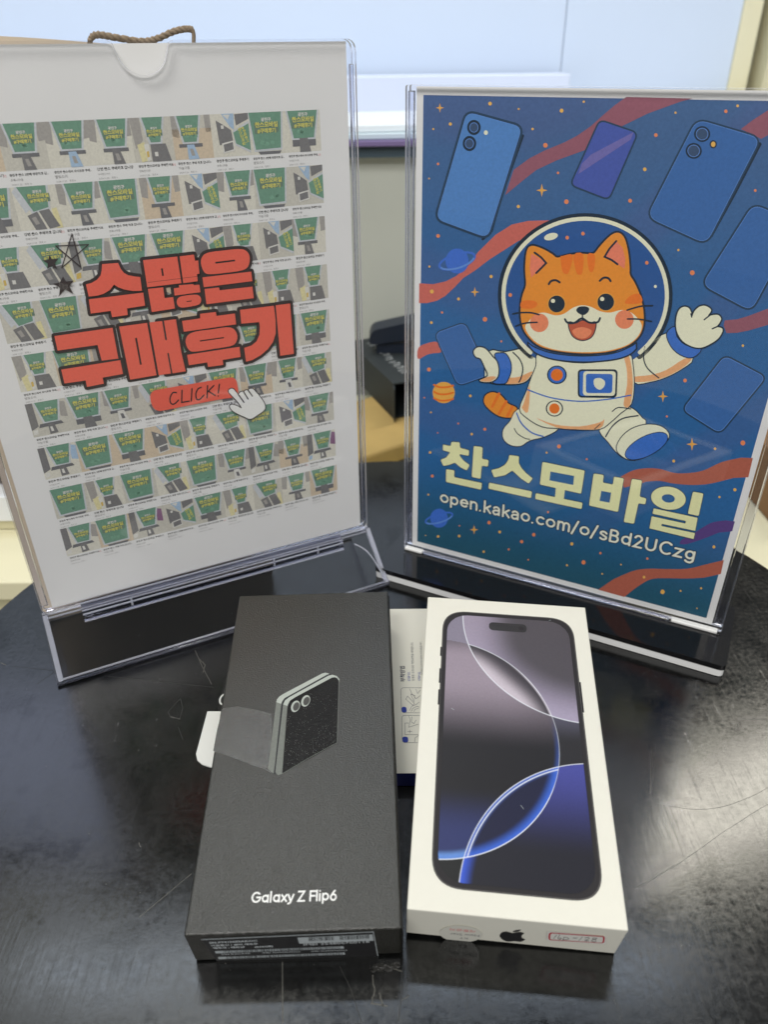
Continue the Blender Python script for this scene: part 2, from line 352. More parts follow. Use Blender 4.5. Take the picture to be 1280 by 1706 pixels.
scr([(1086, 1250), (1084, 1320)], .00025, 'scratch_faint', 1); scr([(1220, 1206), (1230, 1206), (1222, 1216), (1232, 1205), (1226, 1216)], .00022)
scr([(1230, 1198), (1280, 1199)], .0002, 'scratch_faint', 1); scr([(231, 1404), (232, 1409), (234, 1411)], .0004)
for i in range(110):       # lint and dust specks
    x, y = rj.uniform(0, 1280), rj.uniform(1100, 1700); p = PXZ(x, y, 0)
    if (p - TC).length > TR - .01: continue
    r = rj.choice([.00012, .00018, .00025]); ar.fill(ell(p.x, p.y, r, r * rj.uniform(.6, 1.4), 0, 6), 'scratch_grey', 4)
p = [PXZ(x, y, 0) for x, y in jit([(616, 1612), (640, 1606), (664, 1603), (668, 1610), (650, 1616), (622, 1619), (616, 1612)], 7, 6)[:-1]]
ar.fill([(q.x, q.y) for q in p], 'tape_residue', 3)
mb.build('tabletop', tb)
mb = MB(); mb.tube([TC + V((0, 0, -.024)), TC + V((0, 0, -.70))], .03, 'black_metal', 24); mb.build('pedestal', tb, True)
mb = MB(); mb.tube([TC + V((0, 0, -.70)), TC + V((0, 0, -.719))], .20, 'black_metal', 48); mb.build('base', tb)

mat('floor_beige', P(178, 172, 150), .35, .4, noise=.06, nscale=6)
mb = MB(); mb.face([(-4, -3, -.72), (4, -3, -.72), (4, 4, -.72), (-4, 4, -.72)], 'floor_beige'); tag(mb.build('floor'), kind='structure')

# far display wall: pale board with a seam, cream end frame
mat('pale_board', (.64, .735, .88), .55, .3, noise=.015, nscale=3)
mat('seam_grey', (.42, .47, .55), .6); mat('cream_paint', P(206, 200, 168), .5, .3, noise=.04, nscale=10); mat('cream_bright', P(228, 222, 190), .5, .3)
YW = 1.45
def slab_px(mb, u0, v0, u1, v1, y, th, m):      # upright board whose visible face spans these sight lines at depth y
    a = PXY(u0, v1, y); b = PXY(u1, v1, y); c = PXY(u0, v0, y)
    x0, x1 = a.x, b.x; z0, z1 = a.z, c.z
    mb.obox((x0, y, z0), (x1 - x0, 0, 0), (0, th, 0), (0, 0, z1 - z0), m); return x0, x1, z0, z1
wl = thing('display_wall', (-.3, YW, -.1), 'pale blue white board wall rising behind both sign holders', 'wall')
xe = PXY(1216, 120, YW).x; xs = PXY(940, 60, YW).x
mb = MB(); mb.obox((-1.9, YW, -.1), (xs - .001 + 1.9, 0, 0), (0, .03, 0), (0, 0, 1.2), 'pale_board')
mb.obox((xs + .001, YW, -.1), (xe - xs - .001, 0, 0), (0, .03, 0), (0, 0, 1.2), 'pale_board')
mb.obox((xs - .001, YW + .003, -.1), (.002, 0, 0), (0, .02, 0), (0, 0, 1.2), 'seam_grey'); mb.build('board', wl)
mb = MB(); mb.obox((xe + .0005, YW - .005, .24), (.03, 0, 0), (0, .035, 0), (0, 0, .9), 'pale_cream' if 0 else 'cream_bright')
mb.build('edge_trim', wl)
mb = MB(); mb.obox((xe - .01, YW - .06, .05), (.055, 0, 0), (0, .052, 0), (0, 0, .19), 'cream_paint'); mb.build('lower_trim', wl)

sh = thing('shelf_unit', (xe + .3, 1.5, -.4), 'cream painted shelf unit with dark open shelves behind the blue poster', 'shelf unit')
mb = MB(); mb.obox((xe + .046, 1.42, -.7), (.055, 0, 0), (0, .45, 0), (0, 0, 1.9), 'cream_paint'); mb.build('side_panel', sh)
mb = MB(); mb.obox((xe + .103, 1.40, -.7), (.022, 0, 0), (0, .03, 0), (0, 0, 1.9), 'cream_bright'); mb.build('frame_strip', sh)
mat('shelf_dark', P(50, 52, 60), .6)
mb = MB(); mb.obox((xe + .126, 1.85, -.7), (.6, 0, 0), (0, .02, 0), (0, 0, 1.9), 'shelf_dark'); mb.build('back_panel', sh)
for z in (.19, .10, .36, .6, -.2):
    mb = MB(); mb.obox((xe + .126, 1.42, z), (.6, 0, 0), (0, .428, 0), (0, 0, .018), 'cream_bright'); mb.build('shelf', sh, bevel=.002)
mat('stack_grey', P(140, 140, 140), .6); mat('stack_tan', P(190, 170, 140), .6)
mb = MB(); mb.obox((xe + .14, 1.46, .2085), (.3, 0, 0), (0, .2, 0), (0, 0, .02), 'stack_grey'); tag(mb.build('paper_pile', bevel=.002), 'grey pile of papers lying on the cream shelf at far right', 'papers')
mb = MB(); mb.obox((xe + .15, 1.48, .2295), (.28, 0, 0), (0, .18, 0), (0, 0, .03), 'stack_tan'); tag(mb.build('storage_box', bevel=.002), 'tan box on top of the grey papers on the cream shelf', 'box')

# desk behind the table
mat('desk_white', (.74, .78, .86), .35, .4); mat('desk_edge', P(62, 78, 88), .5); mat('desk_panel', P(186, 189, 181), .6, .2, noise=.03, nscale=4)
YD = .95
ze = PXY(640, 243, YD).z; zb = PXY(640, 262, YD).z
dk = thing('desk', (0, YD + .25, -.7), 'white topped desk with dark edge and grey panel seen between the two sign holders', 'desk')
mb = MB(); mb.obox((-1.5, YD, zb + .004), (2.35, 0, 0), (0, .48, 0), (0, 0, ze - zb - .004), 'desk_white'); mb.build('desktop', dk)
mb = MB(); mb.obox((-1.5, YD - .003, zb), (2.35, 0, 0), (0, .003, 0), (0, 0, ze - zb - .001), 'desk_edge'); mb.build('edge_band', dk)
mb = MB(); mb.obox((-1.5, YD + .012, -.7), (2.35, 0, 0), (0, .02, 0), (0, 0, zb + .7), 'desk_panel'); mb.build('front_panel', dk)
zt = PXY(640, 128, 1.36).z
mat('ledge_lavender', (.68, .74, .88), .5)
mb = MB(); mb.obox((-1.3, 1.36, ze + .001), (PXY(950, 135, 1.36).x + 1.3, 0, 0), (0, .08, 0), (0, 0, zt - ze), 'ledge_lavender'); tag(mb.build('cable_ledge', bevel=.002), 'long pale lavender ledge at the foot of the display wall', 'ledge')
mat('sheet_white', (.78, .82, .86), .5); mat('folder_purple', P(120, 105, 150), .5); mat('sheet_cyan', P(205, 222, 230), .5)
for i, (m_, z0, th, dx, lab, nm, ct) in enumerate([
        ('folder_purple', 0, .006, 0, 'purple edged folder at the bottom of the paper stack on the desk front', 'folder', 'folder'),
        ('sheet_cyan', .0065, .006, .012, 'pale cyan paper sheaf lying on the purple folder on the desk', 'paper_sheaf', 'papers'),
        ('sheet_white', .013, .007, -.006, 'white paper sheaf on top of the stack at the desk edge', 'paper_sheaf', 'papers')]):
    mb = MB(); a = PXY(560, 236, YD - .01); b = PXY(760, 236, YD - .01)
    mb.obox((a.x - .05 + dx, YD - .012 + i * .003, ze + .0005 + z0), (b.x - a.x + .05, .012 * i, 0), (.02, .21, 0), (0, 0, th), m_); tag(mb.build(nm, bevel=.001), lab, ct)

# low cream cabinet behind / under the table edge and things on it
lc = thing('low_cabinet', (-.1, .75, -.5), 'low cream cabinet whose top shows just behind the round table', 'cabinet')
ZC = -.062
mb = MB(); mb.obox((-.60, .52, ZC - .02), (1.2, 0, 0), (0, .40, 0), (0, 0, .02), 'cream_bright'); mb.build('top', lc, bevel=.002)
mb = MB(); mb.obox((-.59, .53, -.7), (1.18, 0, 0), (0, .38, 0), (0, 0, .7 + ZC - .021), 'cream_paint'); mb.build('body', lc)
# kraft mailer
mat('kraft', P(196, 166, 104), .75, .2, noise=.05, nscale=40); mat('kraft_side', P(160, 132, 84), .75, .2)
zk = -.028
c0 = PXZ(560, 776, zk); c1 = PXZ(740, 717, zk); d = (c1 - c0); dn = V((-d.y, d.x, 0)).normalized() * .125
mat('grey_board', P(110, 114, 112), .6)
mb = MB(); mb.obox((c0.x, c0.y, ZC + .0005), d, dn, (0, 0, .013), 'grey_board'); tag(mb.build('notebook', bevel=.001), 'grey notebook under the kraft mailer behind the table', 'notebook')
mb = MB(); mb.obox((c0.x, c0.y, ZC + .0140), d, dn, (0, 0, zk - ZC - .0140), 'kraft'); tag(mb.build('kraft_mailer', bevel=.004), 'tan kraft mailer lying flat behind the table under the open black carton', 'mailer')
# black carton with open end and white lettering
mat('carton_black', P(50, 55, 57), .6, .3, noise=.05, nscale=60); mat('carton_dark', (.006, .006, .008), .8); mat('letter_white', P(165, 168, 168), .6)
ct = thing('open_carton', (.03, .72, zk), 'open black carton with blurred white lettering on the kraft mailer', 'carton')
cf = PXZ(655, 697, zk + .001); cbk = PXZ(600, 640, zk + .001); e2 = (cbk - cf); e2.z = 0; e2 = e2.normalized() * .15
e1 = V((e2.y, -e2.x, 0)).normalized() * .10
topz = PXY(668, 641, cf.y).z - zk - .001
mb = MB(); th = .0015
O = V((cf.x, cf.y, zk + .0008))
mb.obox(O, e1, e2, (0, 0, th), 'carton_black'); mb.obox(O + V((0, 0, topz)), e1, e2, (0, 0, th), 'carton_black')
mb.obox(O + V((0, 0, th)), e1.normalized() * th, e2, (0, 0, topz - th), 'carton_black'); mb.obox(O + e1 + V((0, 0, th)), -e1.normalized() * th, e2, (0, 0, topz - th), 'carton_black')
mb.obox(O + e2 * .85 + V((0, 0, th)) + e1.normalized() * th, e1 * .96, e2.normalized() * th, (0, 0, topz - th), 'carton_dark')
a2 = Art(mb, O + V((0, 0, topz + th)), e1.normalized(), e2.normalized(), (0, 0, 1), base=.0002)
y0 = .026
for i in range(14):
    hh = rj.choice([.004, .006, .008]); x0_ = .020 + rj.uniform(0, .003); a2.stroke([(x0_, y0), (x0_ + .007, y0 + .001)] if i % 2 else [(x0_, y0), (x0_ + .007, y0), (x0_ + .007, y0 + hh * .7)], .0022, 'letter_white', 0)
    y0 += hh + .0025
mb.build('box_body', ct)
mb = MB(); mb.obox(O + V((0, 0, th)), e1.normalized() * th - e2.normalized() * .0, -e2.normalized() * .012 - e1.normalized() * .004, (0, 0, topz - th), 'carton_black'); mb.build('flap', ct)
# dark rounded case behind the carton
mat('navy_case', P(30, 38, 52), .45)
mb = MB(); a = PXY(613, 576, .86); b = PXY(740, 520, .86); zc2 = PXY(640, 548, .86).z
pts = rounded([(a.x, a.z), (b.x, a.z + .012), (b.x, zc2 + .016), (a.x + .004, zc2 - .002)], .008)
mb.extrude([(x, .86, z) for x, z in pts], (0, .03, 0), 'navy_case')
mb.obox((a.x + .01, .865, ZC + .0005), (.10, 0, 0), (0, .02, 0), (0, 0, a.z - ZC - .0002), 'navy_case')
tag(mb.build('navy_case'), 'dark navy rounded case standing behind the open black carton', 'case')
# left-hand stacked cream drawers with metal rail
mat('rail_grey', P(150, 150, 155), .35, .5, metal=.6); mat('dark_gap', (.02, .02, .022), .6); mat('white_plastic', (.8, .82, .84), .4)
YL = .60
dr = thing('drawer_unit', (-.42, YL + .1, ZC), 'cream drawer unit with grey rail and white lid left of the white sign holder', 'drawers')
def zl(v): return PXY(20, v, YL).z
x0 = -.62; x1 = -.235
for nm, v0, v1, m_, dep in (('drawer', 972, 945, 'cream_bright', 0), ('drawer', 944, 917, 'cream_bright', .001), ('rail', 916, 905, 'rail_grey', .006), ('gap_shade', 904, 898, 'dark_gap', .012), ('rail', 897, 886, 'rail_grey', .003), ('body_panel', 885, 868, 'cream_paint', .002), ('lid', 867, 826, 'white_plastic', -.002)):  # dark strip stands in for the shade between the rails
    mb = MB(); za = max(zl(v0), ZC + .001); mb.obox((x0, YL + dep, za), (x1 - x0, 0, 0), (0, .18 - dep, 0), (0, 0, zl(v1) - za), m_); mb.build(nm, dr, bevel=.0012)
mb = MB(); mb.obox((x0, YL + .02, zl(826) + .0005), (x1 - x0 - .01, 0, 0), (0, .14, 0), (0, 0, .07), 'dark_gap'); tag(mb.build('dark_block', bevel=.004), 'dark block on the white lid of the cream drawers', 'case')  # added dark block, fills the dark area above the lid
# right-hand cardboard box and white bin
mat('cardboard', P(140, 108, 78), .8, .15, noise=.06, nscale=30); mat('bin_white', P(205, 207, 190), .5)
a = PXY(1258, 950, .60)
mb = MB(); mb.obox((a.x, .60, ZC + .001), (.25, 0, 0), (.0, .2, 0), (0, 0, PXY(1270, 780, .60).z - ZC), 'cardboard'); tag(mb.build('cardboard_box', bevel=.001), 'brown cardboard box standing right behind the blue poster holder', 'box')
a = PXY(1200, 900, .66); mb = MB(); mb.obox((a.x, .66, ZC + .001), (PXY(1262, 900, .66).x - a.x - .004, 0, 0), (0, .15, 0), (0, 0, PXY(1262, 860, .66).z - ZC), 'bin_white'); tag(mb.build('white_bin', bevel=.003), 'small white bin between cardboard box and blue poster holder', 'bin')

# paper bag behind the left holder
mat('bag_paper', P(214, 198, 176), .8, .15, bump=.4, bscale=60); mat('twine_paper', P(140, 124, 104), .8, .2, noise=.25, nscale=500)
bagd = V((math.cos(.43), math.sin(.43), 0)); bagn = V((-math.sin(.43), math.cos(.43), 0))
bo = V((-.228, .392, 0)); BW = .158; BD = .06; BH = .3345
bgT = thing('paper_bag', bo + bagd * BW / 2, 'tan kraft paper carrier bag with twisted handle behind the white sign holder', 'bag')
mb = MB(); n = 24; rowz = [.001, .10, .20, .29, .3285]
def bagpt(t, f, z):
    p = bo + bagd * (BW * t) + bagn * (BD * f); wob = .003 * math.sin(9 * t + 20 * z) * (z / .33); zz = z
    if z > .32: zz = BH - .004 + .003 * math.sin(4.2 * t + .7) - .010 * max(0, t - .82) / .18
    return p + bagn * wob + V((0, 0, zz))
for f in (0, 1):
    for i in range(n):
        for j in range(len(rowz) - 1): mb.face([bagpt(i / n, f, rowz[j]), bagpt((i + 1) / n, f, rowz[j]), bagpt((i + 1) / n, f, rowz[j + 1]), bagpt(i / n, f, rowz[j + 1])], 'bag_paper')
for t in (0, 1):
    for j in range(len(rowz) - 1):
        q0 = bagpt(t, .5, rowz[j]) + bagd * (.01 if t == 0 else -.01); q1 = bagpt(t, .5, rowz[j + 1]) + bagd * (.012 if t == 0 else -.012)
        mb.face([bagpt(t, 0, rowz[j]), q0, q1, bagpt(t, 0, rowz[j + 1])], 'bag_paper'); mb.face([q0, bagpt(t, 1, rowz[j]), bagpt(t, 1, rowz[j + 1]), q1], 'bag_paper')
mb.face([bagpt(0, 0, .001), bagpt(1, 0, .001), bagpt(1, 1, .001), bagpt(0, 1, .001)], 'bag_paper')
mb.build('bag_body', bgT, fixn=True)
hp = [PXY(x, y, .405 + (x - 150) / 175 * .035) for x, y in smooth([(150, 90), (149, 68), (160, 58), (190, 62), (235, 69), (262, 64), (290, 52), (314, 48), (322, 56), (321, 90)], 6, False)]
mb = MB(); mb.tube(hp, .0010, 'twine_paper', 8)
for ph in (0, 2.1, 4.2):
    tw = []
    for i, p in enumerate(hp): t = i * 1.1 + ph; tw.append(p + V((.0, .0009 * math.cos(t), .0009 * math.sin(t))))
    mb.tube(tw, .0008, 'twine_paper', 6)
mb.build('handle', bgT, True)
#@@STANDS@@
# ================================================================== SIGN HOLDERS
def basis(yaw, tilt=0):
    a = V((math.cos(yaw), math.sin(yaw), 0)); bk = V((-math.sin(yaw), math.cos(yaw), 0))
    b = V((0, 0, 1)) * math.cos(tilt) + bk * math.sin(tilt); return a, b, a.cross(b)
PW, PH = .210, .297
mat('paper_white', (.85, .845, .83), .75, .15, noise=.012, nscale=30, bump=.10, bscale=25)
mat('paper_back', (.7, .7, .69), .8)

# ---------- left: clear holder with review sheet
LO = V((-.20634, .36590, .0325)); La, Lb, Ln = basis(.44719, -.002)
lt = thing('sign_holder', LO + La * PW / 2 - V((0, 0, .0325)), 'clear acrylic upright holder with a finger notch and clear sloped foot, holding the white sheet', 'sign holder')
SL, SR, SB, ST = -.0062, PW + .0040, -.0012, PH + .0012
def pl(o, a, b, n, u, v, w_): return o + a * u + b * v + n * w_
def LP(u, v, w_): return pl(LO, La, Lb, Ln, u, v, w_)
def uvof(o, a, b, n, x, y):
    r = ray(x, y); q = CPOS + r * ((o - CPOS).dot(n) / r.dot(n)) - o; return q.dot(a), q.dot(b)
nx0, _ = uvof(LO, La, Lb, Ln, 184, 72); nx1, _ = uvof(LO, La, Lb, Ln, 278, 72)
nc = (nx0 + nx1) / 2; nr = (nx1 - nx0) / 2
notch = [(nc + nr * 1.18, ST), (nc + nr * 1.0, ST - .001), (nc + nr * .93, ST - .004)] + [(nc + nr * .88 * math.cos(t), ST - .004 - nr * .78 * math.sin(t)) for t in [math.pi * k / 16 for k in range(1, 16)]] + [(nc - nr * .93, ST - .004), (nc - nr * 1.0, ST - .001), (nc - nr * 1.18, ST)]
rc = rounded([(SL, ST), (SL, SB), (SR, SB), (SR, ST)], .006)
out_ = rc[:-6] if False else rc
# order: TL(round), BL, BR, TR(round) -> then notch from right to left
front = rc + notch
mb = MB(); mb.extrude([LP(u, v, .0012) for u, v in front], Ln * .0020, 'clear_sheet', 'cut_acrylic_edge'); mb.build('front_sheet', lt)
mb = MB(); mb.extrude([LP(u, v, -.0036) for u, v in rc], Ln * .0020, 'clear_sheet', 'cut_acrylic_edge'); mb.build('back_sheet', lt)
for (u0, u1) in ((SL + .0006, SL + .0044), (SR - .0026, SR - .0006)):
    mb = MB(); mb.obox(LP(u0, .004, -.0014), La * (u1 - u0), Lb * (PH - .014), Ln * .0024, 'clear_acrylic'); mb.build('side_rail', lt, bevel=.0005)
mb = MB(); mb.obox(LP(-.004, SB + .0004, -.0014), La * (PW + .006), Lb * .0014, Ln * .0024, 'clear_acrylic'); mb.build('bottom_rail', lt, bevel=.0004)
# hinge bar at the bottom front
mb = MB()
prof = [(.0034, .0015), (.0090, -.0035), (.0098, -.0085), (.0070, -.0085), (.0062, -.005), (.0034, -.0025)]
P0 = [LP(.016, v, w_) for w_, v in prof]; mb.extrude(P0, La * (PW - .034), 'clear_acrylic')
for w_, v, rr in ((.0092, -.0036, .0006), (.0040, .0012, .0005), (.0099, -.0086, .0005), (.0062, -.0010, .0003), (.0080, -.0016, .0004)): mb.tube([LP(.016, v, w_), LP(PW - .018, v, w_)], rr, 'cut_acrylic_edge', 6)  # pale tubes along the bar, added as its highlight lines
mb.build('hinge_bar', lt)
for u in (.045, .140, .172):
    mb = MB(); mb.obox(LP(u, -.006, .0099), La * .0012, Lb * .006, Ln * .0006, 'cut_acrylic_edge'); mb.build('rib', lt)
# sloped foot
FD = .0337; zt = .0308
def foot_panel(sgn, nm):
    mb = MB(); off = Ln * (FD * sgn); base_ = LO - V((0, 0, .0325)); hz = V((0, 0, 1))
    top = LO + V((0, 0, -.0016)); a0 = -.0068; a1 = PW + .0052
    th = V((0, 0, -.0022))
    A = top + Ln * .001 * sgn + La * a0; B = top + Ln * .001 * sgn + La * a1
    C = base_ + off + La * (a1 + .001) + hz * .0025; D = base_ + off + La * (a0 - .001) + hz * .0025
    mb.extrude([A, B, C, D], th - Ln * .0012 * sgn, 'clear_sheet', 'cut_acrylic_edge'); mb.build(nm, lt)
    mb = MB()
    for p, q in ((D, C),): mb.tube([p + th * .4, q + th * .4], .0011, 'clear_acrylic', 10)
    mb.build('edge_bead', lt, True)
foot_panel(1, 'front_foot'); foot_panel(-1, 'rear_foot')
for a0 in (-.0068, PW + .0034):
    mb = MB(); q = [LP(a0, -.0019, .0015), LP(a0, -.0305, FD - .001), LP(a0, -.0305, -FD + .001), LP(a0, -.0019, -.0015)]
    inn = [LP(a0, -.0060, .0012), LP(a0, -.0290, FD - .0042), LP(a0, -.0290, -FD + .0042), LP(a0, -.0060, -.0012)]
    for (i, j) in ((0, 1), (2, 3)):
        mb.extrude([q[i], q[j], inn[j], inn[i]], La * .0030, 'cut_acrylic_edge' if i == 0 else 'clear_acrylic')
    mb.build('end_rim', lt, bevel=.0004)

mb = MB(); crv = smooth([(PW - .009, -.0075, .0085), (PW - .002, -.0125, .014), (PW + .0022, -.021, .0235), (PW + .0035, -.0290, .0318)], 6, False)
mb.tube([LP(u, v, w_) for u, v, w_ in crv], .0005, 'cut_acrylic_edge', 6); mb.build('moulded_rib', lt, True)
mb = MB(); mb.tube([LP(-.004, -.0290, FD - .0008), LP(PW + .003, -.0290, FD - .0008)], .0007, 'cut_acrylic_edge', 6)
mb.tube([LP(-.004, -.0036, .0032), LP(PW + .003, -.0036, .0032)], .0007, 'cut_acrylic_edge', 6); mb.build('foot_edge_glint', lt, True)  # pale tubes added as bright highlight lines along the foot

# ---------- the review sheet itself
LPAP = LO + Ln * -.0009
mb = MB(); mb.obox(LPAP, La * PW, Lb * PH, Ln * .0004, 'paper_white')
A = Art(mb, LPAP + Ln * .0004, La, Lb, Ln, base=.00003, dz=.00003)
K = 1.22
ink('t_green', 74, 134, 104, K); ink('t_green2', 90, 150, 118, K); ink('t_frame', 192, 196, 200, K); ink('t_beige', 194, 190, 176, K); ink('t_wood', 204, 184, 154, K)
ink('t_grey', 150, 145, 138, K); ink('t_dark', 92, 90, 90, K); ink('t_black', 76, 76, 80, K); ink('t_blue', 150, 180, 208, K); ink('t_white', 214, 212, 204, K)
ink('t_yellow', 208, 200, 66, K); ink('t_line', 66, 104, 78, K); ink('t_sand', 212, 208, 192, K); ink('t_cream', 218, 208, 150, K); ink('t_gold', 205, 170, 40, K)
ink('t_purple', 120, 60, 110, K); ink('c_black', 50, 48, 46, K, 0); ink('c_grey', 132, 130, 128, K, 0); ink('c_red', 190, 80, 80, K, 0); ink('h_red', 228, 104, 86, 1.15, .05); ink('h_dark', 58, 50, 50, K, .05)
ink('h_hand', 226, 226, 220, 1.2, .03)
rt = random.Random(11)
CW, CH, X0, Y0, RP = 19.7, 19.6, 16.3, 266.6, 26.56
def thumb(col, row, kind):
    x0 = X0 + col * CW; y1 = Y0 - row * RP; y0 = y1 - CH
    def T(x, y): return ((x0 + CW * min(max(x, 0), 1)) / 1000, (y0 + CH * min(max(y, 0), 1)) / 1000)
    def q(pts, m, L): A.fill([T(*p) for p in pts], m, L)
    def txt(s, x, y, wd, m, L, d=(1, 0), off=.02, sy=1): p = (x0 + CW * x) / 1000, (y0 + CH * y) / 1000; A.text(s, p, wd * CW / 1000, m, L, off, d=d, res=1, sy=sy)
    j = lambda a: rt.uniform(-a, a)
    bgm = rt.choice(['t_beige', 't_sand', 't_beige', 't_wood', 't_sand'])
    A.fill([T(0, 0), T(1, 0), T(1, 1), T(0, 1)], bgm, 0)
    def trap(tl, tr, br, bl, fr=.05, words=True, ty=.62, tw=.42, cx=None):
        q([(tl[0] - fr, tl[1]), (tr[0] + fr, tr[1]), (br[0] + fr * .8, br[1] - fr), (bl[0] - fr * .8, bl[1] - fr)], 't_frame', 2)
        q([tl, tr, br, bl], 't_green', 3)
        xx = cx or (bl[0] + br[0]) / 2
        for _ in range(3): q(ell(xx + j(.14), br[1] + .10 + abs(j(.06)), .05 + abs(j(.03)), .05, 0, 10), 't_green2', 4)
        if words:
            A_ = .07 * (tw / .42)
            if ty + A_ * 2 < .96: txt('광진구', xx - tw * .22, ty + A_ * 1.25, tw * .44, 't_white', 6, off=.035)
            if ty + A_ < .97: txt('찬스모바일', xx - tw * .5, ty, tw, 't_yellow', 6, off=.035)
            txt('#구매후기', xx - tw * .42, ty - A_ * 1.35, tw * .82, 't_yellow', 6, off=.035)
            q([(xx - tw * .54, ty - A_ * 1.55), (xx + tw * .54, ty - A_ * 1.3), (xx + tw * .54, ty + A_ * 1.0), (xx - tw * .54, ty + A_ * 1.0)], 't_line', 5)
    if kind in 'AaW':       # sign on a black base with one box in front
        s = .0 if kind == 'A' else .06; c = .5 + j(.08)
        if kind == 'W': A.fill([T(0, 0), T(1, 0), T(1, .7), T(0, .7)], 't_wood', 1)
        q([(0, .55), (.16, .5), (.2, 1), (0, 1)], 't_grey', 1); q([(.86, .6), (1, .62), (1, 1), (.84, 1)], 't_grey', 1)
        trap((c - .34 + s, 1), (c + .34 - s, 1), (c + .22 - s, .40), (c - .22 + s, .40), ty=.66 + j(.03), tw=.46 - s)
        q([(c - .30, .28), (c + .30, .28), (c + .30, .36), (c - .30, .36)], 't_black', 4)
        bm_ = rt.choice(['t_dark', 't_dark', 't_black', 't_blue', 't_white'])
        q([(c - .10, .34), (c + .08, .34), (c + .18, .0), (c - .10, .0)], bm_, 5); q([(c - .04, .24), (c + .04, .24), (c + .08, .08), (c - .01, .08)], 't_grey' if bm_ != 't_white' else 't_black', 6)
    elif kind == 'B':     # cropped big lettering
        trap((.08, 1), (.92, 1), (.80, .34), (.22, .34), ty=.74, tw=.62)
        q([(.18, .14), (.85, .14), (.85, .30), (.18, .30)], 't_black', 4); q([(.38, .34), (.62, .34), (.70, 0), (.38, 0)], 't_dark', 5)
    elif kind == 'C':     # two dark boxes
        trap((.12, 1), (.78, 1), (.74, .50), (.38, .42), ty=.74, tw=.48)
        q([(0, .9), (.1, 1), (.34, .5), (.2, .4)], 't_frame', 1); q([(.84, 0), (.98, 0), (.92, .48), (.80, .46)], 't_cream', 4)
        q([(.22, .34), (.46, .42), (.60, 0), (.34, 0)], 't_dark', 5); q([(.50, .43), (.74, .46), (.92, .04), (.66, .0)], 't_dark', 5)
        q([(.30, .28), (.40, .31), (.46, .14), (.37, .12)], 't_grey', 6)
    elif kind == 'D':     # boxes at left, sign lying on its side at right
        q([(.30, 1), (.62, 1), (.60, .62), (.50, .70)], 't_blue', 3); q([(.34, .98), (.52, .98), (.46, .86)], 't_white', 4)
        q([(.14, .86), (.34, .74), (.52, .62), (.55, .34), (.18, .28)], 't_dark', 2); q([(.26, .74), (.33, .74), (.33, .66), (.26, .66)], 't_white', 5)
        q([(.24, .32), (.56, .38), (.57, .14), (.26, .08)], 't_white', 5); q([(.28, .29), (.53, .34), (.54, .17), (.29, .12)], 't_dark', 6)
        q([(.64, .98), (1, 1), (1, .86), (.66, .72)], 't_dark', 2)
        q([(.56, .60), (1, .82), (1, .06), (.60, .26)], 't_frame', 3); q([(.57, .56), (1, .76), (1, .12), (.62, .30)], 't_green', 4)
        txt('찬스모바일', .70, .66, .42, 't_yellow', 6, d=(.25, -.97), off=.03); txt('#구매후기', .80, .68, .38, 't_yellow', 6, d=(.25, -.97), off=.03)
    elif kind == 'E':     # small sign, yellow pack and dark box
        q([(0, 1), (.24, 1), (.26, .5), (.06, .3)], 't_grey', 1)
        trap((.30, 1), (.80, 1), (.68, .44), (.44, .44), ty=.66, tw=.36)
        q([(.10, .40), (.28, .46), (.34, .04), (.16, .0)], 't_cream', 4); q([(.26, .40), (.38, .42), (.40, .04), (.30, .02)], 't_white', 5); q([(.30, .24), (.36, .25), (.36, .12), (.30, .10)], 't_gold', 6)
        q([(.42, .40), (.80, .40), (.90, .0), (.42, .0)], 't_dark', 5); q([(.50, .22), (.58, .22), (.58, .12), (.50, .12)], 't_white', 6)
    elif kind == 'F':     # full-size sign
        trap((.02, 1), (.90, 1), (.84, .14), (.14, .12), ty=.66, tw=.62, cx=.48); q([(.25, 0), (.8, 0), (.85, .07), (.2, .07)], 't_black', 4)
    elif kind == 'G':     # sign with clutter
        q([(0, .2), (.2, .3), (.18, 1), (0, 1)], 't_dark', 1); q([(.82, .5), (1, .45), (1, .9), (.84, .95)], rt.choice(['t_purple', 't_grey', 't_blue']), 1)
        trap((.24, 1), (.84, 1), (.72, .40), (.38, .40), ty=.68, tw=.40)
        q([(.2, .25), (.85, .28), (.8, .37), (.24, .36)], 't_black', 4); q([(.44, .34), (.60, .34), (.66, .04), (.44, .02)], 't_dark', 5); q([(.48, .24), (.54, .24), (.56, .1), (.49, .1)], 't_white', 6)
        q([(.04, .2), (.16, .22), (.14, .08), (.02, .06)], rt.choice(['t_gold', 't_blue', 't_white']), 2)
grid = ['AAADEWDFB'.replace('D', 'A', 1), 'BCAFaDAFD', 'ECGBBDEDA', 'CFCGDECEE', 'EFaBGCAFB', 'GBACDBAaC', 'GFBDECFDA', 'FEFCFAGWG', 'GFGDBECaB']
titles = ['광진구 찬스모바일 구매후기', '광진구 찬스 구매 하고 갑니다~', '광진구 찬스모바일 구매했어요', '강변 찬스 구매하고 갑니당', '광진구 찬스에서 와이프랑 구매...', '광진구 찬스 2번째 방문하고 갑...']
names_ = ['하늘구름', '우리집강아지', '초록나무들', '행복한하루', '별빛소리']
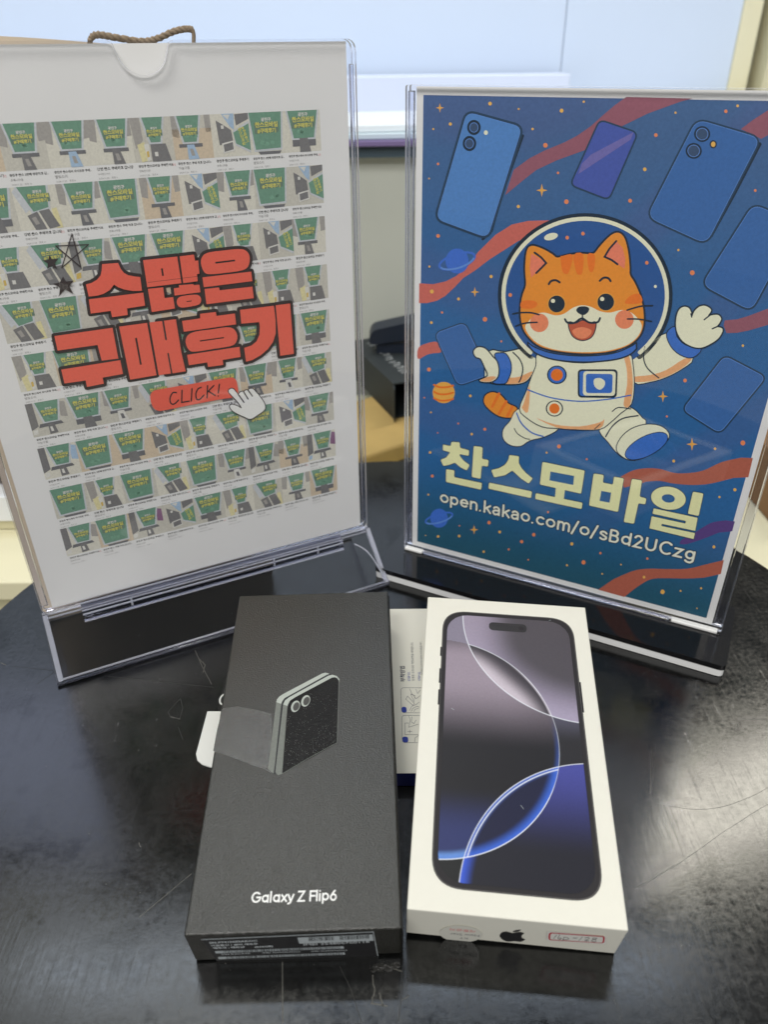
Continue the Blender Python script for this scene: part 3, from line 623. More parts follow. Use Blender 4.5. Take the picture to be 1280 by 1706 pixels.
for r_ in range(9):
    for c_ in range(9):
        thumb(c_, r_, grid[r_][c_])
        x = X0 + c_ * CW + .9; y = Y0 - r_ * RP - CH
        A.text(titles[(r_ * 4 + c_ * 5) % 6], (x / 1000, (y - 2.3) / 1000),   .0172, 'c_black', 1, off=.022, res=1)
        if (r_ * 3 + c_) % 4 == 0: A.text('[1]', ((x + 17) / 1000, (y - 2.3) / 1000), .0012, 'c_red', 1, res=1)
        A.text(names_[(r_ + c_ * 2) % 5], (x / 1000, (y - 4.4) / 1000), .0055, 'c_grey', 1, res=1)
        A.text('2024.11.2%d. · 조회 %d' % (1 + (r_ * 2 + c_) % 9, 3 + (r_ + c_ * 7) % 9), (x / 1000, (y - 6.3) / 1000), .0088, 'c_grey', 1, res=1)
H0 = 8
def head(space, polys, W=5.6):
    A.space(*space); wd = W * space[2]
    for p in polys:
        holes = ()
        if isinstance(p, dict): holes = p.get('h', ()); pts = p['p']
        else: pts = p
        A.stroke(rounded(pts, .6 * space[2], 2), wd * 2, 'h_dark', H0 + 2 * head.n, True); A.fill(pts, 'h_dark', H0 + 2 * head.n + 1)
        A.fill(pts, 'h_red', 34, holes); head.n = (head.n + 1) % 12
head.n = 0
K3 = (80, 380, 4.923); K4 = (320, 400, 4.923); KA = (80, 530, 6.4); KB = (280, 500, 5.818)
s1 = [(437, 292), (568, 282), (590, 330), (615, 362), (650, 382), (700, 392), (750, 398), (765, 510), (690, 512), (620, 500), (570, 482), (535, 460), (500, 505), (450, 535), (400, 550), (328, 558), (305, 458), (350, 446), (395, 420), (425, 385), (434, 340)]
head(K3, [s1, [(328, 580), (775, 525), (790, 632), (642, 655), (648, 708), (520, 727), (508, 675), (345, 697)],
          dict(p=[(773, 260), (1053, 230), (1088, 448), (808, 482)], h=[[(920, 328), (935, 326), (944, 388), (930, 390)]]),
          [(1073, 228), (1190, 214), (1200, 265), (1225, 262), (1235, 370), (1215, 374), (1222, 432), (1103, 448)],
          [(812, 495), (938, 482), (950, 570), (1020, 562), (1035, 655), (845, 685)],
          [(1025, 490), (1070, 484), (1066, 465), (1185, 455), (1188, 464), (1235, 460), (1244, 522), (1032, 550)],
          dict(p=smooth([(1050, 590), (1075, 560), (1140, 547), (1215, 543), (1245, 565), (1248, 600), (1225, 625), (1160, 640), (1090, 648), (1058, 630)], 3), h=[[(1130, 595), (1170, 590), (1171, 597), (1131, 602)]])], 5.0)
A.space(*K3); A.stroke([(815, 442), (1220, 392)], 2.5, 'h_dark', 35)
head(K4, [dict(p=smooth([(66, 185), (82, 125), (135, 97), (250, 82), (370, 70), (430, 80), (462, 120), (464, 180), (440, 228), (380, 250), (270, 265), (150, 276), (95, 262)], 3), h=[[(183, 176), (345, 157), (347, 170), (186, 190)]]),
          [(78, 302), (478, 255), (488, 333), (90, 383)], [(95, 398), (214, 384), (220, 408), (488, 378), (500, 472), (112, 522)]], 5.0)
head(KA, [[(60, 185), (680, 97), (742, 425), (565, 447), (520, 280), (95, 340)], [(133, 542), (762, 442), (792, 588), (575, 628), (588, 692), (408, 727), (393, 658), (168, 690)],
          dict(p=[(750, 85), (1048, 45), (1150, 602), (868, 650)], h=[[(920, 207), (940, 204), (992, 488), (973, 492)]])], 5.0)
head(KB, [[(0, 190), (68, 180), (152, 686), (38, 704), (0, 480)], [(-105, 205), (-12, 192), (24, 706), (-20, 712)]], 5.0)
A.space(*KA); A.fill([(1072, 40), (1205, 25), (1240, 228), (1262, 225), (1228, 22), (1330, 8), (1460, 560), (1172, 602)], 'h_red', 36)
A.stroke([(1272, 372), (1312, 590)], 16, 'h_dark', 38); A.stroke([(1218, 25), (1250, 220)], 18, 'h_dark', 38)
head(KB, [[(128, 197), (305, 172), (302, 128), (455, 110), (462, 148), (640, 125), (652, 230), (145, 302)],
          dict(p=smooth([(162, 400), (185, 335), (260, 300), (420, 278), (560, 258), (630, 275), (664, 340), (650, 405), (600, 440), (450, 465), (260, 494), (195, 478)], 3), h=[[(300, 385), (532, 353), (534, 364), (302, 397)]]),
          [(177, 525), (685, 447), (696, 545), (522, 575), (528, 622), (380, 643), (372, 598), (195, 626)],
          [(690, 90), (1018, 50), (1035, 190), (1036, 320), (1010, 400), (960, 470), (890, 530), (810, 575), (748, 592), (730, 458), (800, 435), (850, 395), (878, 330), (882, 260), (876, 208), (703, 224)],
          [(1035, 46), (1175, 28), (1212, 515), (1080, 535)]], 5.0)
A.space(240, 610, 5.818)
A.fill(smooth([(52, 300), (58, 262), (80, 238), (112, 225), (300, 192), (560, 148), (800, 108), (850, 106), (885, 130), (900, 190), (905, 250), (890, 290), (700, 322), (400, 380), (180, 424), (130, 426), (90, 405), (65, 360)], 3), 'h_red', 34)
for s_ in ([(305, 250), (270, 252), (245, 300), (248, 345), (270, 363), (300, 350), (326, 322)], [(360, 228), (357, 345), (430, 333)], [(457, 212), (450, 330)], [(545, 200), (515, 215), (495, 260), (500, 310), (525, 318), (550, 300), (572, 275)], [(608, 183), (603, 300)], [(668, 182), (606, 245)], [(622, 240), (682, 278)], [(722, 170), (712, 252)], [(710, 282), (711, 284)]):
    A.stroke(smooth(s_, 4, False) if len(s_) > 3 else s_, 13, 'h_dark', 36 + (s_[0][0] in (668, 622)))
hand = smooth([(812, 240), (830, 214), (858, 216), (885, 248), (905, 268), (925, 246), (950, 240), (962, 240), (980, 226), (1000, 228), (1018, 213), (1045, 214), (1068, 235), (1115, 290), (1155, 350), (1166, 395), (1150, 425), (1090, 468), (1025, 505), (960, 482), (880, 445), (836, 410), (824, 378), (850, 366), (895, 380), (940, 402), (905, 345), (855, 290)], 3)
A.stroke(hand, 16, 'h_dark', 37, True); A.fill(hand, 'h_hand', 38)
for a_, b_ in (((905, 268), (960, 344)), ((958, 244), (1000, 312)), ((1002, 230), (1042, 283))): A.stroke([a_, b_], 12, 'h_dark', 39)
A.space(*K3); st5 = [(190, 45), (262, 315), (57, 143), (325, 132), (107, 322)]
for i in range(5): A.stroke([st5[i], st5[(i + 1) % 5]], 9, 'h_dark', 34 + i)
A.space(0, 400, 5.685)
A.fill([(462, 135), (485, 178), (548, 170), (512, 212), (533, 268), (480, 240), (440, 270), (446, 215), (398, 190), (450, 182)], 'h_dark', 34)
A.fill([(590, 340), (618, 388), (692, 380), (650, 430), (685, 502), (608, 460), (552, 530), (562, 442), (493, 410), (560, 396)], 'h_dark', 34)
for i in range(7): A.stroke([(560 + 12 * i, 400 + 3 * i), (552 + 14 * i, 455 + i * 3)], 2, 't_grey', 35)
A.space()
pr = mb.build('review_sheet'); tag(pr, 'white sheet of green thumbnail photos under a big red Korean headline', 'printed sheet')

# ---------- right: poster holder on striped slab
RO = V((.02052, .46226, .0118)); Ra, Rb, Rn = basis(-.46579, -.0058)
rtT = thing('poster_holder', RO + Ra * PW / 2 - V((0, 0, .0118)), 'clear acrylic holder on a black and white layered base, holding the blue space poster', 'sign holder')
def RP_(u, v, w_): return pl(RO, Ra, Rb, Rn, u, v, w_)
SL, SR, SB, ST = -.0048, PW + .0062, -.0010, PH + .0008
for nm, w0 in (('front_sheet', .0012), ('back_sheet', -.0040)):
    mb = MB(); mb.extrude([RP_(u, v, w0) for u, v in rounded([(SL, ST), (SL, SB), (SR, SB), (SR, ST)], .0012, 3)], Rn * .0022, 'clear_sheet', 'cut_acrylic_edge'); mb.build(nm, rtT)
for u0, u1 in ((SL + .0003, SL + .0038), (SR - .0052, SR - .0004)):
    mb = MB(); mb.obox(RP_(u0, .002, -.0016), Ra * (u1 - u0), Rb * (PH - .004), Rn * .0026, 'clear_acrylic'); mb.build('side_rail', rtT, bevel=.0005)
mat('white_foam', (.82, .82, .80), .4)
for u0, u1, m_ in ((-.004, .010, 'white_foam'), (PW - .024, PW + .004, 'white_foam')):
    mb = MB(); mb.obox(RP_(u0, -.0026, .0006), Ra * (u1 - u0), Rb * .0022, Rn * .0042, m_); mb.build('corner_clip', rtT, bevel=.0008)
mb = MB(); mb.obox(RP_(.0105, -.0022, .0010), Ra * (PW - .036), Rb * .0012, Rn * .0030, 'clear_acrylic'); mb.build('bottom_rail', rtT, bevel=.0004)
# base slab: black gloss top layer, white layer below
mat('gloss_black', (.008, .008, .009), .10, .55, rvar=.03, nscale=30); mat('slab_white', (.88, .88, .87), .35)
g0 = RO - V((0, 0, .0118)); FDr = .0334; BDr = .030
sl = -.0150; sr_ = PW + .0125
def slab(z0, z1, m_, nm, ins=0):
    pts = rounded([(sl + ins, -FDr + ins), (sr_ - ins, -FDr + ins), (sr_ - ins, BDr - ins), (sl + ins, BDr - ins)], .004)
    bk = -Rn; mb = MB(); mb.extrude([V((*(g0 + Ra * x + V((-Ra.y, Ra.x, 0)) * y).xy, z0)) for x, y in pts], (0, 0, z1 - z0), m_); mb.build(nm, rtT)
slab(.0056, .0092, 'gloss_black', 'base_top', 0); slab(.0004, .0056, 'slab_white', 'base_layer', .0004)

# ---------- blue poster
RPAP = RO + Rn * -.0010
mb = MB(); mb.obox(RPAP, Ra * PW, Rb * PH, Rn * .0004, 'paper_white')
A = Art(mb, RPAP + Rn * .0004, Ra, Rb, Rn, base=.00003, dz=.00003)
mat('poster_print', vcol=True, noise=.10, nscale=700, rough=.6, spec=.3)
KP = 1.30
def PP(r, g, b): return P(r, g, b, KP)
def fillcol(n, r, g, b, nz=.08): mat(n, PP(r, g, b), .6, .3, noise=nz, nscale=700); return n
mg = .0040
def gridcol(A, u0, u1, v0, v1, nx, ny, fn, L, m_, keep=None):
    i0 = len(A.mb.v); kk = A.mb.mi(m_)
    for j in range(ny + 1):
        for i in range(nx + 1):
            u = u0 + (u1 - u0) * i / nx; v = v0 + (v1 - v0) * j / ny
            A.mb.col[len(A.mb.v)] = fn(u, v); A.mb.v.append(tuple(A.p3((u, v), L)))
    for j in range(ny):
        for i in range(nx):
            if keep and not keep(u0 + (u1 - u0) * (i + .5) / nx, v0 + (v1 - v0) * (j + .5) / ny): continue
            a_ = i0 + j * (nx + 1) + i; A.mb.f.append((a_, a_ + 1, a_ + nx + 2, a_ + nx + 1)); A.mb.m.append(kk)
def mix(a, b, t): return tuple(x + (y - x) * t for x, y in zip(a, b))
def ss(a, b, x): t = min(max((x - a) / (b - a), 0), 1); return t * t * (3 - 2 * t)
top_, mid_, low_, pur_ = PP(62, 94, 136), PP(40, 94, 146), PP(32, 80, 100), PP(80, 82, 130)
def skycol(u, v):
    t = v / PH; c = mix(mid_, top_, ss(.55, 1, t)) if t > .5 else mix(low_, mid_, ss(0, .3, t))
    wv = .5 + .5 * math.sin(14 * (v - .5 * u) / .2 + 3 * math.sin(u * 18)); return mix(c, pur_, .24 * ss(.55, .95, wv) * ss(.05, .3, t))
gridcol(A, mg, PW - mg, mg, PH - mg, 40, 56, skycol, 0, 'poster_print')
fillcol('p_salmon', 188, 98, 88); fillcol('p_salmon_dim', 138, 84, 98); fillcol('p_rust', 164, 90, 72); fillcol('p_plum', 84, 62, 120)
fillcol('p_line', 20, 40, 58, .03); fillcol('p_cream', 238, 228, 190, .04); fillcol('p_orange', 238, 136, 48, .05); fillcol('p_orange_dk', 226, 112, 40, .05); fillcol('p_orange_lt', 242, 160, 72)
fillcol('p_pink', 228, 122, 96); fillcol('p_blush', 236, 128, 92); fillcol('p_blue', 54, 104, 184); fillcol('p_helm', 38, 82, 142); fillcol('p_phone', 76, 124, 182); fillcol('p_indigo', 66, 84, 158); fillcol('p_slate', 54, 98, 156)
fillcol('p_shade', 220, 160, 112); fillcol('p_mouth', 178, 84, 60); fillcol('p_dot', 226, 128, 84, .02); fillcol('p_dot_y', 230, 168, 84, .02); fillcol('p_star', 226, 160, 76, .02); fillcol('p_lens', 52, 74, 104); fillcol('p_edge', 92, 134, 200); fillcol('p_lilac', 104, 100, 160)
fillcol('p_title', 232, 220, 166, .04); fillcol('p_url', 226, 224, 200, .03); fillcol('p_planet', 60, 104, 190); fillcol('p_nebula', 56, 84, 140); fillcol('p_outline', 34, 60, 84, .03)
vc = lambda L_: [(x, y) for x, y in L_]
S = (690, 140, 4.414); T_ = (960, 140, 4); PL = (690, 400, 4.738); Q = (1060, 440, 5.332); U = (960, 740, 4); HD = (820, 340, 4); BD_ = (780, 490, 2.909); Z4 = (700, 700, 4.923); Z5 = (940, 760, 4.923)
A.space(0, 0, 1)
A.fill([(856, 283), (882, 264), (907, 251), (941, 237), (962, 226), (985, 210), (1005, 192), (1025, 175), (1044, 161.5), (1155, 164), (1135, 169), (1080, 189), (1037, 210), (1004, 232), (975, 250), (928, 267), (894, 283), (871, 301), (842, 325)], 'p_salmon_dim', 1)
A.fill([(698.5, 472), (722, 473.5), (743, 468.6), (760, 460), (781, 442), (796.5, 420), (826, 391), (853, 374), (880, 368), (914, 367), (945, 372), (900, 385), (863, 402), (838, 418), (816, 432), (791, 451), (772, 463), (759, 477), (742, 493), (728, 501), (711, 505), (698, 505)], 'p_salmon', 1)
A.space(*PL); A.fill(smooth([(34, 850), (100, 815), (175, 802), (195, 840), (212, 885), (150, 893), (100, 905), (30, 938)], 3), 'p_salmon', 1)
A.space(*T_); A.fill([(1285, 172), (1180, 240), (1100, 300), (1235, 365), (1285, 338), (1320, 315), (1355, 290), (1355, 120), (1320, 146)], 'p_salmon_dim', 1)
A.space(*Q); A.fill([(790, 500), (900, 490), (1000, 460), (1173, 395), (1275, 350), (1252, 500), (1173, 540), (1000, 590), (900, 610), (805, 613), (780, 545)], 'p_salmon_dim', 1)
A.space(*U); A.fill(smooth([(300, 215), (380, 175), (470, 160), (560, 165), (650, 190), (740, 193), (850, 175), (970, 120), (1100, 90)], 4, False) + [(1180, 92), (1150, 220)] + smooth([(1050, 225), (900, 262), (780, 272), (650, 262), (560, 245), (470, 250), (440, 260), (320, 290)], 4, False), 'p_rust', 1)
A.fill(smooth([(700, 640), (790, 590), (900, 525), (1000, 508)], 4, False) + [(1060, 515), (1042, 580)] + smooth([(950, 590), (850, 630), (740, 665), (690, 664)], 4, False), 'p_plum', 1)
A.fill([(148, 970)] + smooth([(250, 900), (380, 845), (480, 830), (600, 832), (740, 830), (850, 805)], 4, False) + [(987, 772), (966, 865)] + smooth([(850, 890), (740, 895), (600, 893), (500, 900), (410, 950), (322, 1018)], 4, False), 'p_rust', 1)
def phone(space, q, fillm, r=26, wl=7, edge='p_edge', L=3):
    A.space(*space); k = space[2]; o_ = rounded(q, r); A.stroke(o_, wl * k * 1.6, 'p_outline', L, True); A.stroke(o_, 1.6 * k, edge, L + 1, True); A.fill(rounded(q, r), fillm, L + 2)
phone(S, [(392, 208), (792, 318), (540, 1128), (165, 990)], 'p_phone', 60, 6)
A.space(*S); A.stroke([(800, 380), (640, 830), (570, 1080), (505, 1140)], 20, 'p_line', 2)
for cx, cy, r in ((441, 319, 50), (408, 437, 50)): A.fill(ell(cx, cy, r, r * 1.12), 'p_line', 6); A.fill(ell(cx, cy, r * .66, r * .74), 'p_edge', 7); A.fill(ell(cx, cy, r * .57, r * .65), 'p_lens', 8)
A.fill(ell(529, 357, 15, 17), 'p_cream', 6)
phone(T_, [(163, 248), (403, 330), (215, 762), (-28, 668)], 'p_indigo', 36, 4.5, 'p_indigo')
A.space(*T_); A.fill([(100, 470), (385, 320), (365, 370), (15, 600), (40, 530)], 'p_lilac', 6)
phone(T_, [(808, 238), (1228, 362), (868, 1062), (478, 884)], 'p_slate', 70, 5)
A.space(*T_); A.stroke([(1225, 400), (1060, 720), (900, 1010)], 26, 'p_line', 2)
for cx, cy, r in ((842, 333, 54), (786, 445, 54)): A.fill(ell(cx, cy, r, r * .98), 'p_line', 6); A.fill(ell(cx, cy, r * .76, r * .76), 'p_edge', 7); A.fill(ell(cx, cy, r * .68, r * .68), 'p_lens', 8)
A.fill(ell(916, 401, 24, 27), 'p_line', 6); A.fill(ell(916, 401, 15, 18), 'p_dot_y', 7)
A.space(0, 0, 1)
phone((0, 0, 1), [(1256, 341), (1330, 372), (1252, 517), (1171, 474)], 'p_slate', 16, 5)
phone(Q, [(790, 818), (1150, 1005), (745, 1497), (420, 1292)], 'p_helm' if 0 else 'p_slate', 60, 4.5)
phone(PL, [(168, 738), (398, 655), (585, 1062), (350, 1145)], 'p_slate', 50, 3.5)
# planets
def planet(space, cx, cy, r, m_, rot, rx, ry):
    A.space(*space); A.stroke(ell(cx, cy, rx, ry, rot), r * .20, 'p_planet' if m_ != 'p_orange_dk' else m_, 3, True); A.fill(ell(cx, cy, r, r * 1.08), m_, 4)
    A.stroke(ell(cx, cy, rx * .96, ry, rot, 14, 20, 165), r * .16, 'p_edge' if m_ != 'p_orange_dk' else m_, 5)
planet(PL, 340, 165, 92, 'p_planet', -.30, 145, 55); planet((680, 760, 5.818), 300, 600, 86, 'p_planet', -.28, 135, 42)
A.space(*PL); A.fill(ell(234, 1203, 88, 84), 'p_orange_lt', 4)
for y_ in (1150, 1205, 1255): A.stroke(smooth([(158, y_ - 8), (200, y_ + 10), (260, y_ + 10), (308, y_ - 2)], 4, False), 15, 'p_orange_dk', 5)
# dots and stars, photo coordinates
A.space(0, 0, 1)
dots = [(816.7, 172.6, 3.2), (864.4, 181.6, 1.8), (936, 184.4, 3.4), (973, 169.5, 2), (750.4, 206.6, 2.8), (722, 215, 1.8), (887.6, 214.9, 2.2), (909, 242, 4, 1), (729.9, 273.1, 2.2, 1), (714.9, 297.4, 1.4), (930, 288, 2.2, 1), (944, 336, 4, 1), (863.8, 344, 2.8), (730, 393, 3.2, 1),
        (1126, 187.7, 2), (1229.6, 176.3, 2.4), (1210, 185.4, 3, 1), (1093.3, 225, 3.2, 1), (1074.7, 282, 3.2), (1050.3, 334.4, 3.4, 1), (1259, 317.3, 2.4, 1), (1130.8, 416.5, 2), (1154, 454.3, 4.2, 1), (1078, 437.5, 2.6),
        (715.5, 444, 1.8), (719.6, 485.6, 3.4), (764.1, 498, 2.6), (736.6, 520.5, 2, 1), (718.7, 537.4, 2.4), (808.2, 532, 4, 1), (818.4, 460.7, 2.8), (835.5, 568.6, 1.8, 1), (714.7, 615.5, 3.4, 1), (783.7, 659.5, 2.4), (707, 662.5, 1.4, 1), (718, 687, 1.6), (763.5, 705.6, 1.6, 1), (786, 723.2, 2.2), (808, 715, 2.6, 1), (716.7, 753.7, 2.2), (729.3, 721, 1.2, 1),
        (1238.4, 575.9, 2.2), (1141.9, 633.8, 3.2, 1), (1111.6, 693.7, 1.8, 1), (1238.3, 737.8, 4.2, 1), (1192, 747.5, 2.2), (1225, 815.8, 2.8), (1199.3, 828, 2), (1190, 911, 2.6), (1104.4, 986, 3.8), (1134.5, 984.3, 1.6), (1168.6, 980, 1.8), (1161.7, 1013.5, 1.2), (1079, 930.5, 2, 1), (1035, 940.5, 1.4), (1073.6, 961.4, 2.4),
        (931.6, 743.7, 3.4, 1), (911, 754, 1.8), (978, 765, 1.8, 1), (1123, 768, 2.6), (720.3, 793, 2.6, 1), (713.7, 823.9, 1.6), (815, 870.7, 3, 1), (832.8, 886.2, 2.4), (889.6, 890.7, 3, 1), (869.4, 902.3, 2.8, 1), (847.8, 915.3, 1.8, 1), (880.4, 932.5, 1.4, 1), (730, 893.6, 2.2), (765.2, 893, 2.2), (806, 919, 2), (765.6, 876, 1.3, 1), (913.4, 853, 1.8, 1), (953, 906, 2.8), (972.6, 936.8, 3.6, 1), (945, 941.6, 1.8), (1003.8, 956, 1.4), (1000.6, 921.4, 2, 1), (709, 892, 1)]
for d_ in dots: A.fill(ell(d_[0], d_[1], d_[2] * .95, d_[2], 0, 14), 'p_dot' if len(d_) > 3 else 'p_dot_y', 2)
for x, y, r in ((733, 179.6, 7), (903, 317, 9.5), (791.3, 486.5, 7.5), (1105, 660.3, 8.5), (1153.5, 740, 9.5), (790, 882.4, 7)): A.fill(star4(x, y, r), 'p_star', 2)
# astronaut cat
A.space(*HD)
A.stroke(ell(622, 608, 563, 528, 0, 60, 130, 410), 40, 'p_line', 6); A.fill(ell(622, 608, 558, 522, 0, 60), 'p_helm', 7)
A.stroke(ell(622, 608, 545, 511, 0, 60, 132, 408), 27, 'p_cream', 8)
A.fill(ell(394, 216, 47, 23, -.25), 'p_cream', 9)
for x, y in ((502, 223), (607, 196), (1033, 390), (122, 605)): A.fill(ell(x, y, 12, 13, 0, 12), 'p_dot', 9)
A.fill(ell(1090, 548, 10, 11, 0, 12), 'p_cream', 9)
hd = [(228, 535), (222, 440), (227, 350), (238, 300), (258, 280), (290, 280), (350, 303), (405, 335), (437, 356), (520, 338), (600, 330), (676, 331), (715, 288), (760, 238), (805, 200), (842, 190), (872, 208), (893, 250), (910, 330), (918, 420), (920, 470), (948, 516), (982, 590), (1005, 675), (1013, 760), (1003, 835), (968, 895), (890, 950), (760, 985), (600, 993), (440, 978), (325, 948), (255, 895), (210, 830), (192, 745), (196, 650), (210, 590)]
A.blob(smooth(hd, 3), 'p_orange', 'p_line', 13, 10)
for pts in ([(458, 352), (470, 345), (540, 338), (515, 450), (490, 465), (468, 440)], [(545, 338), (610, 333), (605, 450), (585, 470), (562, 450)], [(638, 334), (686, 338), (684, 420), (665, 454), (645, 430)], [(202, 645), (280, 643), (305, 668), (270, 694), (195, 690)], [(985, 598), (930, 605), (890, 645), (900, 664), (1000, 655)]): A.fill(smooth(pts, 3), 'p_orange_dk', 12)
for pts in ([(262, 330), (300, 350), (358, 388), (330, 420), (290, 460), (262, 490), (252, 420)], [(832, 248), (872, 290), (890, 360), (885, 430), (840, 400), (760, 350), (790, 290)]): A.fill(pts, 'p_pink', 12)
for pts in ([(285, 322), (330, 355), (362, 392), (330, 425), (296, 458)], [(830, 245), (785, 295), (752, 350), (800, 372), (838, 400)]): A.stroke(pts, 13, 'p_line', 13)
A.fill(smooth([(222, 822), (245, 780), (290, 735), (350, 722), (420, 740), (480, 730), (540, 690), (600, 673), (660, 683), (720, 712), (790, 722), (860, 705), (930, 722), (980, 770), (1000, 812), (985, 862), (950, 905), (885, 945), (760, 978), (600, 986), (440, 972), (330, 940), (262, 890)], 3), 'p_cream', 12)
for x, y in ((316, 790), (884, 768)): A.fill(ell(x, y, 62, 62), 'p_blush', 13)
for x, y in ((432, 664), (760, 651)): A.fill(ell(x, y, 60, 60), 'p_orange_lt', 13); A.fill(ell(x, y, 55, 56), 'p_line', 14); A.fill(ell(x - 24, y - 20, 14, 14), 'p_cream', 15)
A.fill(smooth([(563, 705), (580, 684), (620, 680), (648, 692), (642, 718), (612, 738), (578, 726)], 4), 'p_line', 14)
mo = smooth([(515, 788), (560, 795), (605, 775), (650, 795), (690, 788), (685, 840), (660, 885), (605, 905), (550, 885), (522, 840)], 4)
A.blob(mo, 'p_mouth', 'p_line', 7, 13); A.fill(smooth([(538, 840), (600, 818), (665, 840), (645, 880), (603, 895), (560, 880)], 4), 'p_blush', 15)
A.stroke(smooth([(488, 765), (505, 788), (550, 790), (600, 760), (650, 788), (705, 785), (722, 758)], 5, False), 13, 'p_line', 16); A.stroke([(604, 735), (604, 765)], 9, 'p_line', 15)
for pts in ([(380, 532), (395, 512), (425, 506), (452, 520)], [(720, 510), (745, 490), (775, 492), (792, 512)]): A.stroke(smooth(pts, 4, False), 14, 'p_line', 13)
for pts in ([(140, 730), (190, 722), (260, 722), (315, 735)], [(160, 812), (220, 792), (302, 786)], [(1072, 675), (1000, 678), (950, 690), (902, 705)], [(1065, 780), (980, 765), (905, 764)]): A.stroke(smooth(pts, 4, False), 10, 'p_line', 16)
A.space(*BD_)
# tail
tl = smooth([(85, 490), (120, 475), (160, 490), (195, 530), (235, 550), (240, 590), (200, 598), (150, 590), (105, 560), (78, 525)], 3)
A.blob(tl, 'p_orange', 'p_line', 6, 4)
for a_, b_ in (((150, 482), (118, 545)), ((185, 520), (150, 580)), ((215, 545), (190, 592))): A.stroke([a_, b_], 13, 'p_orange_dk', 6)
# limbs and torso
lleg = smooth([(240, 560), (205, 615), (172, 655), (172, 700), (205, 730), (255, 735), (300, 708), (370, 690), (440, 650), (430, 600), (330, 560)], 3)
A.blob(lleg, 'p_cream', 'p_line', 4.5, 5)
A.space(*BD_); rarm = smooth([(785, 300), (860, 252), (962, 190), (1010, 235), (1090, 310), (1040, 360), (960, 402), (880, 425), (805, 425)], 3)
A.blob(rarm, 'p_cream', 'p_line', 4.5, 5)
A.fill(smooth([(808, 400), (880, 392), (960, 368), (1050, 312), (1085, 315), (1040, 358), (960, 400), (880, 422), (808, 424)], 3), 'p_shade', 7)
A.stroke(smooth([(858, 255), (852, 310), (872, 360), (925, 405)], 4, False), 6, 'p_line', 8)
cuff = smooth([(965, 190), (1002, 158), (1012, 205), (1055, 248), (1130, 265), (1088, 306), (1030, 292), (985, 250)], 3)
A.blob(cuff, 'p_blue', 'p_line', 4.5, 9)
A.space(*Q)
hnd = smooth([(358, 550), (362, 470), (385, 405), (425, 378), (470, 388), (492, 430), (500, 465), (520, 420), (560, 380), (610, 368), (655, 388), (668, 415), (640, 460), (690, 450), (735, 452), (758, 485), (740, 525), (720, 555), (765, 568), (768, 600), (730, 660), (660, 708), (580, 740), (500, 730), (420, 685), (375, 620)], 3)
A.blob(hnd, 'p_cream', 'p_line', 13, 11)
for pts in ([(497, 468), (490, 440)], [(608, 492), (655, 455)], [(680, 572), (730, 550)]): A.stroke(pts, 12, 'p_line', 13)
A.space(*PL)
larm = smooth([(590, 880), (720, 885), (900, 850), (975, 905), (965, 985), (930, 1060), (885, 1112), (820, 1133), (720, 1135), (620, 1128), (560, 1080)], 3)
A.blob(larm, 'p_cream', 'p_line', 10, 5); A.fill(smooth([(740, 1090), (830, 1078), (930, 1035), (925, 1062), (885, 1108), (820, 1130), (725, 1132)], 3), 'p_shade', 7)
A.blob(smooth([(640, 905), (680, 892), (725, 900), (760, 960), (765, 1030), (740, 1100), (712, 1130), (625, 1122), (660, 1060), (672, 990)], 3), 'p_blue', 'p_line', 8, 8)
A.stroke(smooth([(782, 885), (835, 940), (860, 1010), (848, 1080), (830, 1120)], 4, False), 10, 'p_line', 8)
A.blob(smooth([(472, 880), (495, 850), (530, 845), (570, 862), (620, 920), (655, 960), (668, 1030), (655, 1085), (610, 1115), (555, 1118), (520, 1105), (585, 1070), (560, 1000), (528, 935), (490, 920)], 3), 'p_cream', 'p_line', 10, 10)
A.fill(smooth([(525, 1105), (590, 1076), (650, 1078), (610, 1112), (560, 1115)], 3), 'p_shade', 12)
A.space(*BD_)
rleg = smooth([(690, 560), (740, 543), (800, 555), (845, 600), (862, 630), (830, 790), (760, 793), (718, 762), (680, 715), (640, 665), (650, 600)], 3)
A.blob(rleg, 'p_cream', 'p_line', 4.5, 6)
A.blob(smooth([(722, 755), (740, 700), (790, 655), (860, 632), (930, 638), (970, 668), (968, 705), (900, 765), (830, 798), (770, 798)], 3), 'p_cream', 'p_line', 4.5, 8)
A.blob(ell(866, 735, 112, 46, -.47), 'p_blue', 'p_line', 3.5, 10)
A.stroke(smooth([(668, 690), (700, 640), (750, 602), (825, 588)], 4, False), 6, 'p_line', 10)
torso = smooth([(340, 288), (420, 320), (560, 335), (700, 318), (782, 290), (800, 350), (805, 440), (792, 530), (740, 575), (690, 620), (640, 652), (540, 655), (440, 648), (360, 640), (290, 600), (252, 555), (285, 470), (310, 400), (332, 345)], 3)
A.blob(torso, 'p_cream', 'p_line', 4.5, 12)
A.fill(smooth([(757, 300), (780, 295), (795, 360), (800, 450), (785, 540), (755, 535), (772, 440), (770, 360)], 3), 'p_shade', 14)
A.fill(smooth([(270, 530), (300, 440), (292, 570), (262, 550)], 3), 'p_shade', 14); A.fill(smooth([(330, 598), (420, 630), (540, 640), (640, 620), (662, 605), (640, 650), (540, 654), (430, 645)], 3), 'p_shade', 14)
A.stroke(smooth([(290, 462), (400, 500), (540, 518), (680, 508), (790, 488)], 4, False), 6, 'p_blue', 15); A.stroke(smooth([(700, 568), (730, 548), (790, 555)], 3, False), 5, 'p_line', 14)
A.stroke(smooth([(237, 575), (260, 625), (310, 670), (365, 688)], 4, False), 6, 'p_blue', 15)
A.stroke([(615, 652), (642, 628)], 4, 'p_line', 15)
A.stroke(smooth([(225, 650), (240, 675), (275, 697), (300, 703)], 3, False), 4, 'p_line', 10)
